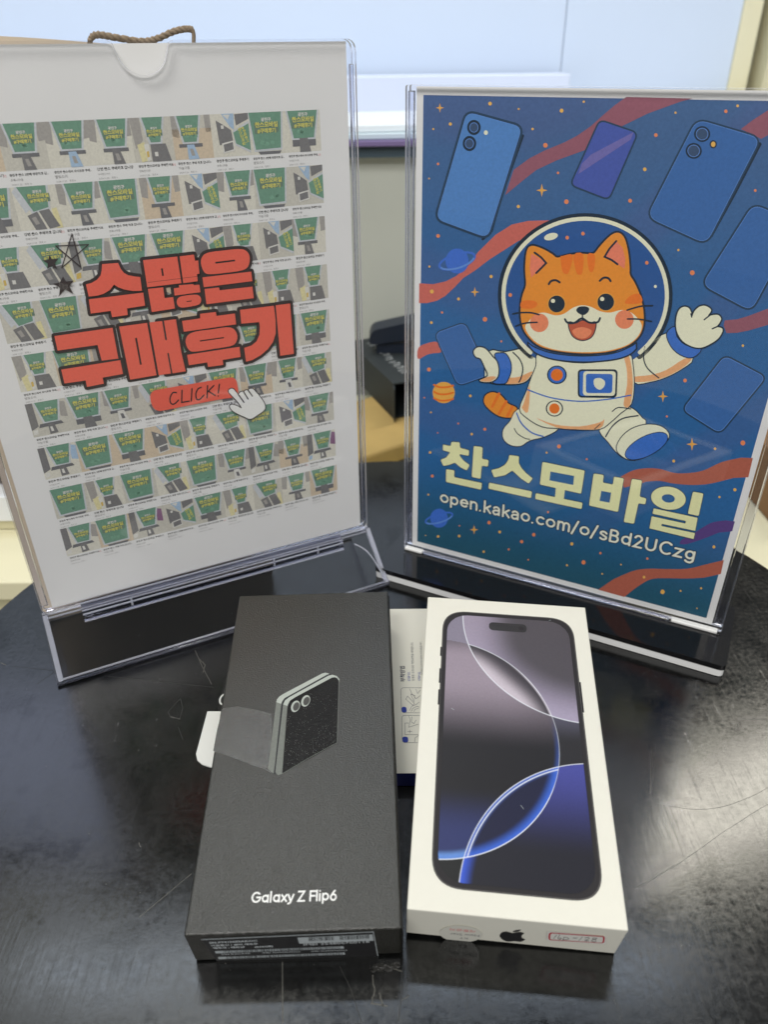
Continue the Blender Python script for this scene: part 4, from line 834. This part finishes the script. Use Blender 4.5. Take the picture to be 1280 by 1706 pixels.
for x, y, r in ((432, 390, 44), (420, 553, 38)):
    A.fill(ell(x, y, r + 4, r + 1), 'p_line', 15); A.fill(ell(x, y, r - 2, r - 4), 'p_blue' if r == 44 else 'p_cream', 16); A.fill(ell(x, y, r * .66, r * .66), 'p_orange_dk', 17)
A.fill(rounded([(533, 363), (727, 363), (722, 502), (533, 500)], 22), 'p_line', 15); A.fill(rounded([(541, 371), (600, 371), (600, 492), (541, 492)], 16), 'p_blue', 16)
A.fill(rounded([(560, 372), (718, 372), (714, 492), (558, 490)], 18), 'p_cream', 17); A.fill(rounded([(573, 384), (703, 386), (700, 478), (573, 478)], 14), 'p_blue', 18)
A.fill(smooth([(612, 412), (640, 405), (664, 420), (662, 445), (640, 462), (615, 445)], 3), 'p_cream', 19)
A.fill([(296, 228), (330, 255), (420, 285), (560, 298), (700, 285), (790, 250), (820, 236), (815, 268), (780, 295), (700, 318), (560, 328), (420, 318), (330, 285), (292, 250)], 'p_blue', 18)
A.stroke(smooth([(292, 245), (330, 285), (420, 316), (560, 328), (700, 318), (780, 295), (820, 262)], 4, False), 7, 'p_line', 19)
A.stroke(smooth([(292, 232), (330, 258), (420, 286), (560, 298), (700, 286), (790, 252), (816, 232)], 4, False), 6, 'p_line', 20)
A.stroke([(292, 232), (290, 250)], 7, 'p_line', 21); A.stroke([(818, 234), (818, 264)], 7, 'p_line', 21)
# shop title
def ttl(space, pts, holes=(), L=8, rr=12):
    A.space(*space); o_ = rounded(pts, rr, 4); A.stroke(o_, 9, 'p_line', L - 2, True); A.fill(o_, 'p_title', L + ttl.k * .3, [list(h) for h in holes]); ttl.k = (ttl.k + 1) % 3
ttl.k = 0
ttl(Z4, [(258, 176), (325, 180), (330, 226), (403, 246), (400, 292), (322, 276), (332, 300), (360, 332), (407, 366), (384, 411), (335, 388), (285, 346), (245, 364), (192, 375), (168, 324), (215, 305), (248, 262), (188, 246), (188, 198), (252, 212)], rr=10)
ttl(Z4, [(441, 210), (514, 220), (510, 316), (564, 326), (558, 380), (507, 372), (497, 480), (425, 464)])
ttl(Z4, [(215, 400), (283, 410), (280, 466), (509, 514), (502, 569), (213, 505)])
ttl(Z4, [(733, 284), (813, 295), (810, 348), (832, 390), (870, 432), (926, 477), (892, 519), (830, 478), (757, 412), (700, 450), (608, 468), (584, 408), (650, 392), (700, 362), (726, 322)], rr=10)
ttl(Z4, [(567, 511), (919, 583), (912, 638), (561, 560)])
ttl(Z4, [(1005, 340), (1353, 412), (1323, 602), (984, 526)], holes=[[(1072, 420), (1266, 456), (1258, 530), (1063, 492)]])
A.space(*Z4); A.fill([(1115, 552), (1190, 568), (1180, 655), (1108, 636)], 'p_title', 9.5)
ttl(Z4, [(950, 597), (1335, 676), (1327, 728), (945, 645)])
ttl(Z5, [(244, 141), (327, 152), (320, 215), (402, 232), (411, 167), (492, 181), (444, 456), (206, 403)], holes=[[(308, 283), (388, 298), (375, 380), (293, 365)]])
ttl(Z5, [(558, 184), (641, 197), (622, 330), (677, 345), (668, 394), (612, 384), (575, 553), (491, 538)])
A.space(*Z5); A.stroke(ell(858, 343, 143, 94, .13), 9, 'p_line', 6, True); A.fill(ell(858, 343, 143, 94, .13, 40), 'p_title', 8, [ell(857, 345, 54, 34, .13, 24)[::-1]])
ttl(Z5, [(1059, 289), (1146, 305), (1106, 489), (1017, 470)])
ttl(Z5, [(737, 426), (1098, 504), (1078, 611), (803, 553), (800, 571), (1076, 629), (1065, 678), (702, 590), (721, 491), (998, 551), (1001, 530), (727, 470)], rr=7)
A.space(0, 0, 1); b0 = A.uv((733, 835.5)); b1 = A.uv((1160, 934)); A.space()
A.pen('open.kakao.com/o/sBd2UCzg', b0, b1, .19, 'p_line', 5, .045)
A.pen('open.kakao.com/o/sBd2UCzg', b0, b1, .115, 'p_url', 7, .045)
tag(mb.build('space_poster'), 'blue poster of an orange cartoon cat astronaut among floating phones, with cream Korean title', 'poster')

# ================================================================== PHONE BOXES
def boxbasis(yaw, tilt, roll):
    c, s = math.cos(yaw), math.sin(yaw); e1 = V((c, s, 0)); e2 = V((-s * math.cos(tilt), c * math.cos(tilt), math.sin(tilt))); n = e1.cross(e2)
    e1 = e1 * math.cos(roll) + n * math.sin(roll); n = e1.cross(e2); return e1, e2, n
# ---- packet wedged under both boxes
mat('packet_white', (.70, .69, .61), .5, .3); mat('packet_navy', P(18, 26, 84), .4, .4); ink('pk_ink', 60, 62, 80, 1.2, 0); ink('pk_blue', 44, 60, 140, 1.2, 0); ink('pk_grey', 120, 120, 130, 1.2, 0)
pe1 = V((1, -.004, 0)).normalized(); tilt = .150
ka, kb = V((pe1.x, pe1.y, 0)), V((0, math.cos(tilt), math.sin(tilt))); kn = ka.cross(kb)
def pkz(y): return (y - .170) * math.tan(tilt) - .003
KO = V((-.068, .2575, pkz(.2575))); KW, KL = .133, .1130
mb = MB()
back = KO + kb * KL
gnd0 = V((KO.x, KO.y, .0004)); gb = V((back.x, back.y, .0004))
for (p0, p1, p2, p3, m_) in ((KO, KO + ka * KW, back + ka * KW, back, 'packet_white'), (gnd0, gnd0 + ka * KW, KO + ka * KW, KO, 'packet_navy'), (gb, back, back + ka * KW, gb + ka * KW, 'packet_navy'),
                             (gnd0, KO, back, gb, 'packet_navy'), (gnd0 + ka * KW, gb + ka * KW, back + ka * KW, KO + ka * KW, 'packet_navy'), (gnd0, gb, gb + ka * KW, gnd0 + ka * KW, 'packet_navy')): mb.face([p0, p1, p2, p3], m_)
A = Art(mb, KO, ka, kb, kn, base=.00006, dz=.00003)
A.space(560, 1000, 5.689)
def up(t, x, y0, y1, m_, off=0.0, hk=None):      # text running up the sheet
    p0 = A.uv((x, y0)); p1 = A.uv((x - (y0 - y1) * .03, y1)); sp = A.sp; A.space(); A.text(t, p0, (V(p1) - V(p0)).length, m_, 1, off=off, d=(p1[0] - p0[0], p1[1] - p0[1]), res=2); A.sp = sp
up('부착방법', 655, 768, 620, 'pk_ink', .02); up('STEP 01.', 707, 762, 672, 'pk_blue', .01); up('동봉된 크리너로 액정표면을 세척합니다.', 745, 760, 395, 'pk_ink')
up('STEP 02.', 803, 757, 672, 'pk_blue', .01); up('먼지제거 스티커로 표면의 보호필름을 떼기', 825, 700, 392, 'pk_ink')
for y0, y1, kx in ((825, 1062, 0), (1087, 1345, 1)):
    A.stroke(rounded([(616 + kx * 8, y0), (860, y0), (860, y1), (622 + kx * 6, y1)], 30), 3, 'pk_ink', 1, True)
    A.fill(rounded([(622 + kx * 6, y1 - 56), (668 + kx * 14, y1 - 56), (672 + kx * 14, y1 - 2), (624 + kx * 6, y1 - 2)], 20), 'pk_blue', 2)
    up('2' if not kx else '1', 655 + kx * 10, y1 - 18, y1 - 32, 'packet_white')
for L_ in ([(663, 935), (680, 905), (745, 975), (730, 992), (663, 935)], [(700, 1040), (720, 1000), (760, 985), (790, 960)], [(700, 835), (720, 880), (760, 930), (800, 900)], [(715, 1050), (730, 1020), (770, 1000), (790, 1010)], [(740, 1050), (750, 1030), (785, 1020)], [(710, 885), (750, 900), (740, 960), (710, 885)], [(690, 1090), (705, 1130), (690, 1200), (780, 1170)], [(655, 1160), (655, 1270), (780, 1270)], [(655, 1160), (690, 1160)], [(720, 1100), (715, 1150), (740, 1165), (760, 1130)], [(680, 1240), (720, 1240)], [(700, 1225), (700, 1255)], [(745, 1340), (750, 1300), (785, 1275)], [(760, 840), (775, 880), (800, 850)]):
    A.stroke(L_, 3, 'pk_ink', 3)
A.space()
tag(mb.build('film_packet'), 'white packet with Korean fitting steps and navy edge, wedged beneath both phone boxes', 'packet')

# ---- white tab card peeking out at the left of the black box
mat('tab_white', (.80, .81, .77), .45); mat('card_black', (.012, .012, .012), .4)
mb = MB(); zt_ = .0012
q = [PXZ(x, y, zt_) for x, y in [(345, 1185), (420, 1185), (420, 1292), (348, 1277), (336, 1273), (328, 1266), (326, 1256)]]
mb.extrude([V((p.x, p.y, .0004)) for p in q], (0, 0, .0008), 'tab_white')
q = [PXZ(x, y, zt_) for x, y in [(362, 1184.5), (420, 1184.5), (420, 1120), (377, 1120)]]
mb.extrude([V((p.x, p.y, .0004)) for p in q], (0, 0, .0008), 'card_black')
A = Art(mb, (0, 0, zt_), (1, 0, 0), (0, 1, 0), (0, 0, 1), base=.00005); c_ = PXZ(375, 1165, zt_); A.stroke(ell(c_.x, c_.y, .0032, .0045, 0, 20), .0010, 'tab_white', 0, True)
tag(mb.build('tab_card'), 'thin card with rounded white end peeking out left of the black box', 'card')

# ---- black box
mat('box_black', (.009, .0088, .005), .30, .85, noise=.5, nscale=1200, bump=1.0, bscale=1350, bdist=.00030)
mat('box_black_side', (.012, .012, .013), .45, .4); mat('varnish_sparkle', (.02, .02, .017), .16, 1.0, noise=.5, nscale=900, bump=1.0, bscale=1200, bdist=.00030)
mat('foil_black', (.003, .003, .003), .10, .35, noise=.4, nscale=800, bump=1.0, bscale=1200, bdist=.0007)
ink('silver_ink', 176, 182, 174, 1.0, .05); ink('silver_dim', 124, 128, 122, .9, .12); mat('print_white', (.82, .82, .80), .5); ink('label_text', 190, 196, 198, 1.1, 0); ink('label_grey', 165, 172, 174, 1.1, .1); mat('line_black', (.006, .006, .008), .4)
BO = V((-.08175, .17012, 0)); B1, B2, Bn = boxbasis(.01855, .15027, .01135); bW, bL, bH = .08729, .18536, .02635
BOz = BO + V((0, 0, .0006))
bb = thing('phone_box', BOz + B1 * bW / 2, 'black phone box with folded phone drawing and white lettering, left of the white box', 'phone box')
mb = MB(); mb.obox(BOz, B1 * bW, B2 * bL, Bn * bH, 'box_black'); o_ = mb.build('lid', bb, bevel=.0009)
# inset tray visible under the lid edge
mb = MB(); A = Art(mb, BOz + Bn * bH, B1, B2, Bn, base=.00004, dz=.00002)
G = (430, 1110, 7.529); C1_ = (280, 970, 2.909)
A.space(*C1_); A.fill([(262, 612), (330, 600), (440, 620), (503, 640), (500, 925), (470, 905), (400, 885), (300, 845), (217, 818), (235, 720)], 'varnish_sparkle', 0)
A.space(*G)
out1 = smooth([(215, 1365), (190, 1345), (140, 1290)], 2, False)
A.fill([(120, 1290), (225, 450), (235, 415), (265, 380), (310, 350), (800, 92), (840, 82), (880, 90), (905, 106), (860, 108), (330, 400), (300, 440), (285, 500), (205, 1250), (190, 1345)], 'silver_dim', 1)
A.fill([(225, 450), (235, 415), (265, 380), (310, 350), (800, 92), (840, 82), (880, 90), (905, 106), (860, 108), (330, 400), (300, 440), (285, 470)], 'silver_ink', 2)
A.fill([(205, 1250), (190, 1345), (215, 1365), (222, 1260), (318, 470), (345, 425), (390, 392), (900, 118), (925, 104), (890, 98), (860, 108), (330, 400), (300, 440), (285, 500)], 'line_black', 3)
A.fill([(215, 1330), (222, 1260), (312, 480), (335, 430), (390, 388), (880, 120), (930, 108), (985, 124), (1020, 165), (1022, 200), (1010, 200), (1006, 170), (990, 150), (960, 138), (920, 145), (470, 385), (400, 430), (372, 480), (360, 540), (298, 1350), (250, 1370)], 'silver_dim', 4)
A.fill([(312, 480), (335, 430), (390, 388), (880, 120), (930, 108), (985, 124), (1020, 165), (1010, 180), (990, 150), (960, 138), (920, 145), (470, 385), (400, 430), (372, 480), (368, 500)], 'silver_ink', 5)
A.fill([(370, 490), (400, 432), (470, 388), (920, 148), (960, 140), (990, 152), (1008, 180), (990, 960), (975, 975), (300, 1350)], 'foil_black', 5)
A.stroke([(1014, 180), (1000, 600), (990, 960), (860, 1030), (640, 1150), (300, 1350)], 5, 'silver_dim', 7)
for cx, cy in ((467, 505), (595, 437)):
    A.fill(ell(cx, cy, 75, 52, -1.15), 'silver_ink', 8); A.fill(ell(cx + 9, cy + 2, 56, 37, -1.15), 'box_black', 9)
rg = random.Random(9)
for i in range(420):
    t_ = rg.random() ** .6; x = 340 + rg.random() * 640; y = 300 + t_ * 1000
    if y > 1340 - (x - 300) * .56 or y < 480 - (x - 370) * .5 or (x < 560 and y < 620): continue
    A.sp = G; A.fill(ell(x, y, rg.uniform(1.5, 3.6), rg.uniform(1.5, 3.6), 0, 6), 'silver_dim', 11)  # pale specks painted on the foil as its glitter's sparkle
mb.build('phone_drawing', bb); mb = MB(); A = Art(mb, BOz + Bn * bH, B1, B2, Bn, base=.00004, dz=.00002)
A.space(0, 0, 1); q0 = A.uv((417.5, 1503.5)); q1 = A.uv((562, 1499.5)); A.space()
A.pen('Gqlqxy Z Flip6', q0, q1, .118, 'print_white', 1, .03)
mb.build('lettering', bb)
mb = MB(); FN = -B2; A = Art(mb, BOz, B1, Bn, FN, base=.0001, dz=.00003)
D8 = (300, 1520, 3.2); A.space(*D8)
A.fill([(112, 142), (1030, 103), (1052, 232), (196, 262)], 'box_black_side', 0); A.stroke([(112, 145), (1030, 104), (1054, 232)], 4, 'label_grey', 1)
A.fill([(625, 134), (1025, 117), (1032, 150), (634, 166)], 'label_grey', 2)
rb = random.Random(5)
def bars(x0, x1, y0, y1, h_, m_, n, L, dens=.5):
    x = x0
    while x < x1:
        wd = rb.choice([2.2, 3.2, 5]); y = y0 + (y1 - y0) * (x - x0) / (x1 - x0)
        A.fill([(x, y), (x + wd, y - .12), (x + wd + 1.5, y + h_), (x + 1.5, y + h_ + .1)], m_, L); x += wd + rb.choice([2, 3.5, 6])
bars(685, 815, 133, 127, 20, 'line_black', 0, 3); bars(850, 1005, 126, 119, 20, 'line_black', 0, 3)
A.fill([(184, 206), (870, 180), (874, 192), (188, 218)], 'label_grey', 2); bars(230, 860, 204, 181, 13, 'line_black', 0, 3)
A.fill([(200, 237), (876, 213), (880, 224), (204, 249)], 'label_grey', 2); bars(245, 866, 235, 214, 12, 'line_black', 0, 3)
def lab(t, x, y, x1, y1, m_='label_text', off=.03): sp = A.sp; p0 = A.uv((x, y)); p1 = A.uv((x1, y1)); A.space(); A.text(t, p0, (V(p1) - V(p0)).length, m_, 4, off=off, d=(p1[0] - p0[0], p1[1] - p0[1]), res=2, sy=.9); A.sp = sp
lab('SM-F741NZSAKOC', 155, 165, 412, 153); lab('이동통신 / 실버 섀도우', 165, 180, 415, 169); lab('제조국 : 베트남', 175, 193, 345, 186); lab('(256GB)', 398, 187, 495, 182)
lab('IMEI 354806760118', 660, 176, 1010, 160, off=0); lab('S/N R3CX70', 220, 226, 372, 220, off=0); lab('IMEI 355590570764', 440, 217, 640, 211, off=0); lab('IMEI 354990750764', 700, 209, 890, 203, off=0)
mb.build('barcode_label', bb)
# lid/tray seam on the right edge
mb = MB(); mb.obox(BOz + B1 * (bW + .00002) + B2 * .001 + Bn * .0012, B1 * .0006, B2 * (bL - .002), Bn * .022, 'box_black_side'); mb.build('side_flap', bb, bevel=.0002)

# ---- white box
mat('box_white', (.76, .745, .655), .55, .35, noise=.012, nscale=200, bump=.08, bscale=800)
mat('wallpaper', vcol=True, noise=.05, nscale=900, rough=.40, spec=.25); ink('titan', 46, 44, 46, 1.0, .04); ink('rim_metal', 96, 94, 92, 1.0, .1); mat('lens_black', (.02, .02, .022), .3)
ink('seal_pink', 196, 130, 128, 1.2, 0); ink('seal_grey', 130, 130, 130, 1.1, 0); ink('sticker_red', 176, 24, 48, 1.1, 0); mat('sticker_paper', (.78, .77, .72), .35); mat('seal_film', (.77, .76, .68), .2, .6); ink('pen_black', 60, 60, 62, 1, 0)
WO = V((.00745, .17979, .0004)); W1, W2, Wn = boxbasis(-.10295, .18460, -.02273); wW, wL, wH = .08873, .16846, .02685
wlow = min((WO + W1 * wW * i).z for i in (0, 1)); WO = WO + V((0, 0, .0006 - wlow if wlow < .0006 else 0))
wb = thing('phone_box', WO + W1 * wW / 2, 'white phone box with large printed phone picture, right of the black box', 'phone box')
mb = MB(); mb.obox(WO, W1 * wW, W2 * wL, Wn * wH, 'box_white'); mb.build('lid', wb, bevel=.0006)
mb = MB(); A = Art(mb, WO + Wn * wH, W1, W2, Wn, base=.00004, dz=.00003)
m1, m2 = .00915, .00953; pw, ph = .0715, .1496
A.fill(rounded([(m1, m2), (m1 + pw, m2), (m1 + pw, m2 + ph), (m1, m2 + ph)], .0135, 10), 'titan', 0)
A.stroke(rounded([(m1 + .0004, m2 + .0004), (m1 + pw - .0004, m2 + .0004), (m1 + pw - .0004, m2 + ph - .0004), (m1 + .0004, m2 + ph - .0004)], .0131, 10), .00035, 'rim_metal', 1, True)
for v0_, v1_ in ((.118, .124), (.101, .110), (.088, .097)): A.fill([(m1 - .0006, m2 + v0_), (m1 + .0004, m2 + v0_), (m1 + .0004, m2 + v1_), (m1 - .0006, m2 + v1_)], 'titan', 1)
A.fill([(m1 + pw - .0004, m2 + .090), (m1 + pw + .0006, m2 + .090), (m1 + pw + .0006, m2 + .108), (m1 + pw - .0004, m2 + .108)], 'titan', 1)
sx0, sx1, sy0, sy1 = m1 + .0026, m1 + pw - .0026, m2 + .0026, m2 + ph - .0026; rad = .0115
def circfit(pts):
    A.space(0, 0, 1); q = [A.uv(p) for p in pts]; A.space(); n = len(q)
    # solve least squares circle
    M = Matrix.Diagonal((0, 0, 0)); 
    rows = [(2 * x, 2 * y, 1, x * x + y * y) for x, y in q]; N3 = [[sum(r[i] * r[j] for r in rows) for j in range(3)] for i in range(3)]; R3 = [sum(r[i] * r[3] for r in rows) for i in range(3)]
    s_ = Matrix(N3).inverted() @ V(R3); return s_.x, s_.y, math.sqrt(s_.z + s_.x ** 2 + s_.y ** 2)
c1 = circfit([(772, 1031), (776, 1060), (787, 1088), (815, 1130), (845, 1155), (875, 1172), (907, 1186), (935, 1197), (962, 1206)])
c2 = circfit([(745, 1058), (787, 1076), (830, 1098), (870, 1135), (907, 1184), (928, 1210), (936, 1250), (933, 1290), (920, 1330), (890, 1375), (850, 1405), (800, 1420), (733, 1424)])
c3 = circfit([(764, 1479), (768, 1445), (775, 1424), (790, 1390), (812, 1352), (850, 1312), (895, 1288), (930, 1278), (972, 1273)])
def D(c, u, v): return c[2] - math.hypot(u - c[0], v - c[1])
def inside(u, v):
    cu = min(u - sx0, sx1 - u); cv = min(v - sy0, sy1 - v)
    return cu > 0 and cv > 0 and not (cu < rad and cv < rad and math.hypot(rad - cu, rad - cv) > rad)
WH = P(232, 236, 245); KW_ = 1.0
def wall(u, v):
    d1, d2, d3 = D(c1, u, v), D(c2, u, v), D(c3, u, v); t = (v - sy0) / (sy1 - sy0); mm = .001
    if u < sx0 or u > sx1 or v < sy0 or v > sy1: return P(34, 33, 35)
    cu = min(u - sx0, sx1 - u); cv = min(v - sy0, sy1 - v)
    if cu < rad and cv < rad and math.hypot(rad - cu, rad - cv) > rad: return P(34, 33, 35)
    if d1 > 0 and d2 > 0:
        c = mix(P(84, 78, 86), P(196, 186, 196), ss(.098, .150, 1 - 0) * 0 + ss(14 * mm, 0, d1) ); c = mix(P(64, 60, 66), c, ss(0, 12 * mm, d2))
        c = mix(c, P(188, 180, 190), ss(1.2 * mm, .2 * mm, d2) * ss(.80, .70, t))
    elif d1 > 0:
        g = ss(26 * mm, 0, d1); c = mix(P(80, 76, 82), P(170, 160, 184), g * .85); c = mix(c, P(150, 140, 156), ss(.7, 1, t) * ss(sx0 + .04, sx0 + .01, u) * .8)
    elif d2 > 0 and d3 > 0:
        c = mix(P(34, 36, 60), P(60, 100, 200), ss(5 * mm, 0, d2)); c = mix(c, P(90, 120, 210), ss(3 * mm, 0, d3) * .8)
    elif d2 > 0:
        c = mix(P(36, 35, 38), P(150, 138, 150), ss(.44, .72, t) * (1 - .35 * ss(sx0 + .03, sx1, u))); c = mix(c, P(66, 62, 68), ss(.80, .93, t))
        c = mix(c, P(52, 60, 110), ss(.30, .14, t) * .8); c = mix(c, P(120, 170, 245), ss(4.5 * mm, 0, d2) * ss(.32, .22, t)); c = mix(c, P(60, 90, 170), ss(3 * mm, 0, d2) * ss(.6, .4, t) * .6)
    elif d3 > 0:
        c = mix(P(38, 38, 46), P(72, 76, 150), ss(.10, .42, t)); c = mix(c, P(60, 90, 200), ss(6 * mm, 0, d3) * ss(.3, .1, t))
    else:
        c = P(132, 126, 142) if t > .8 else (P(50, 48, 54) if u > (sx0 + sx1) / 2 else P(36, 37, 38)); 
        if u > (sx0 + sx1) / 2: c = mix(P(44, 43, 46), P(86, 84, 100), ss(.48, .60, t))
    for d_, wd, st_ in ((d1, .26, .9), (d2, .22, max(ss(.42, .25, t), .45) if t < .66 else (0 if d1 < 0 else .8)), (d3, .22, .85)):
        if (d_ is d1 and t < .3): continue
        c = mix(c, WH, st_ * ss(wd * 1.6 * mm, 0, abs(d_)))
    if d2 > 0 and d3 > 0: c = mix(c, WH, .8 * ss(.5 * mm, 0, abs(d3 - 1.3 * mm)))
    return c
gridcol(A, sx0 - .0004, sx1 + .0004, sy0 - .0004, sy1 + .0004, 230, 470, wall, 2, 'wallpaper', inside)
ci = ((sx0 + sx1) / 2, sy1 - .0065); A.fill(rounded([(ci[0] - .0103, ci[1] - .0028), (ci[0] + .0103, ci[1] - .0028), (ci[0] + .0103, ci[1] + .0028), (ci[0] - .0103, ci[1] + .0028)], .0027, 8), 'lens_black', 4)
A.fill(ell(ci[0] + .0072, ci[1], .0014, .0014), 'titan', 5)
for x, y in ((915, 1034), (868, 1342), (752, 1180)):
    A.space(0, 0, 1); q0 = A.uv((x, y)); A.space(); A.stroke([(q0[0], q0[1]), (q0[0] + rj.uniform(-.0015, .0015), q0[1] + rj.uniform(-.002, .002))], .00018, 'label_grey', 6)
mb.build('top_print', wb)
mb = MB(); A = Art(mb, WO, W1, Wn, -W2, base=.00008, dz=.00003)
E8 = (640, 1300, 2.909); A.space(*E8)
# fruit emblem
ap = [(561, 758), (564, 744), (576, 735), (594, 733), (610, 737), (625, 740), (642, 736), (662, 735), (680, 742), (671, 748), (667, 756), (670, 764), (684, 771), (676, 778), (660, 783), (643, 781), (628, 780), (612, 782), (594, 781), (574, 772)]
A.space(*E8); A.fill(smooth(ap, 4), 'lens_black', 0); A.fill(smooth([(624, 735), (632, 728), (646, 725), (664, 724), (658, 730), (643, 734)], 4), 'lens_black', 0)
mb.build('emblem', wb)
mb = MB(); A = Art(mb, WO, W1, Wn, -W2, base=.0003, dz=.00003); A.space(*E8)
A.fill(ell(372, 744, 104, 40, .05, 32), 'seal_film', 0)
def flip(t, x, y, x1, y1, m_, off=0.0): sp = A.sp; p0 = A.uv((x, y)); p1 = A.uv((x1, y1)); A.space(); A.text(t, p0, (V(p1) - V(p0)).length, m_, 1, off=off, d=(p1[0] - p0[0], p1[1] - p0[1]), res=3); A.sp = sp
flip('KT', 406, 763, 366, 759, 'seal_grey', .01); flip('New Star', 462, 749, 318, 739, 'seal_grey', .01); flip('개통금지', 446, 728, 320, 717, 'seal_pink', .015)
mb.build('round_seal', wb)
mb = MB(); A = Art(mb, WO, W1, Wn, -W2, base=.0003, dz=.00003); ES = (880, 1540, 7.529); A.space(*ES)
A.fill(rounded([(240, 82), (985, 150), (978, 250), (232, 205)], 14), 'sticker_paper', 0)
A.fill(rounded([(262, 100), (968, 148), (955, 238), (252, 196)], 34), 'sticker_red', 1); A.fill(rounded([(285, 112), (945, 157), (935, 229), (275, 187)], 22), 'sticker_paper', 2)
for s_ in ([(358, 133), (318, 178)], [(398, 128), (378, 165), (385, 186), (412, 182), (415, 168), (388, 168)], [(450, 160), (432, 205)], [(450, 165), (480, 160), (512, 176), (490, 190), (442, 188)], [(562, 168), (618, 170)], [(680, 155), (642, 198)], [(715, 170), (745, 162), (770, 172), (735, 192), (712, 200), (765, 204)], [(862, 170), (820, 168), (812, 182), (850, 192), (846, 214), (805, 212), (800, 198), (845, 184), (866, 172)]):
    A.stroke(smooth(s_, 4, False) if len(s_) > 2 else s_, 6, 'pen_black', 3)
mb.build('price_label', wb)
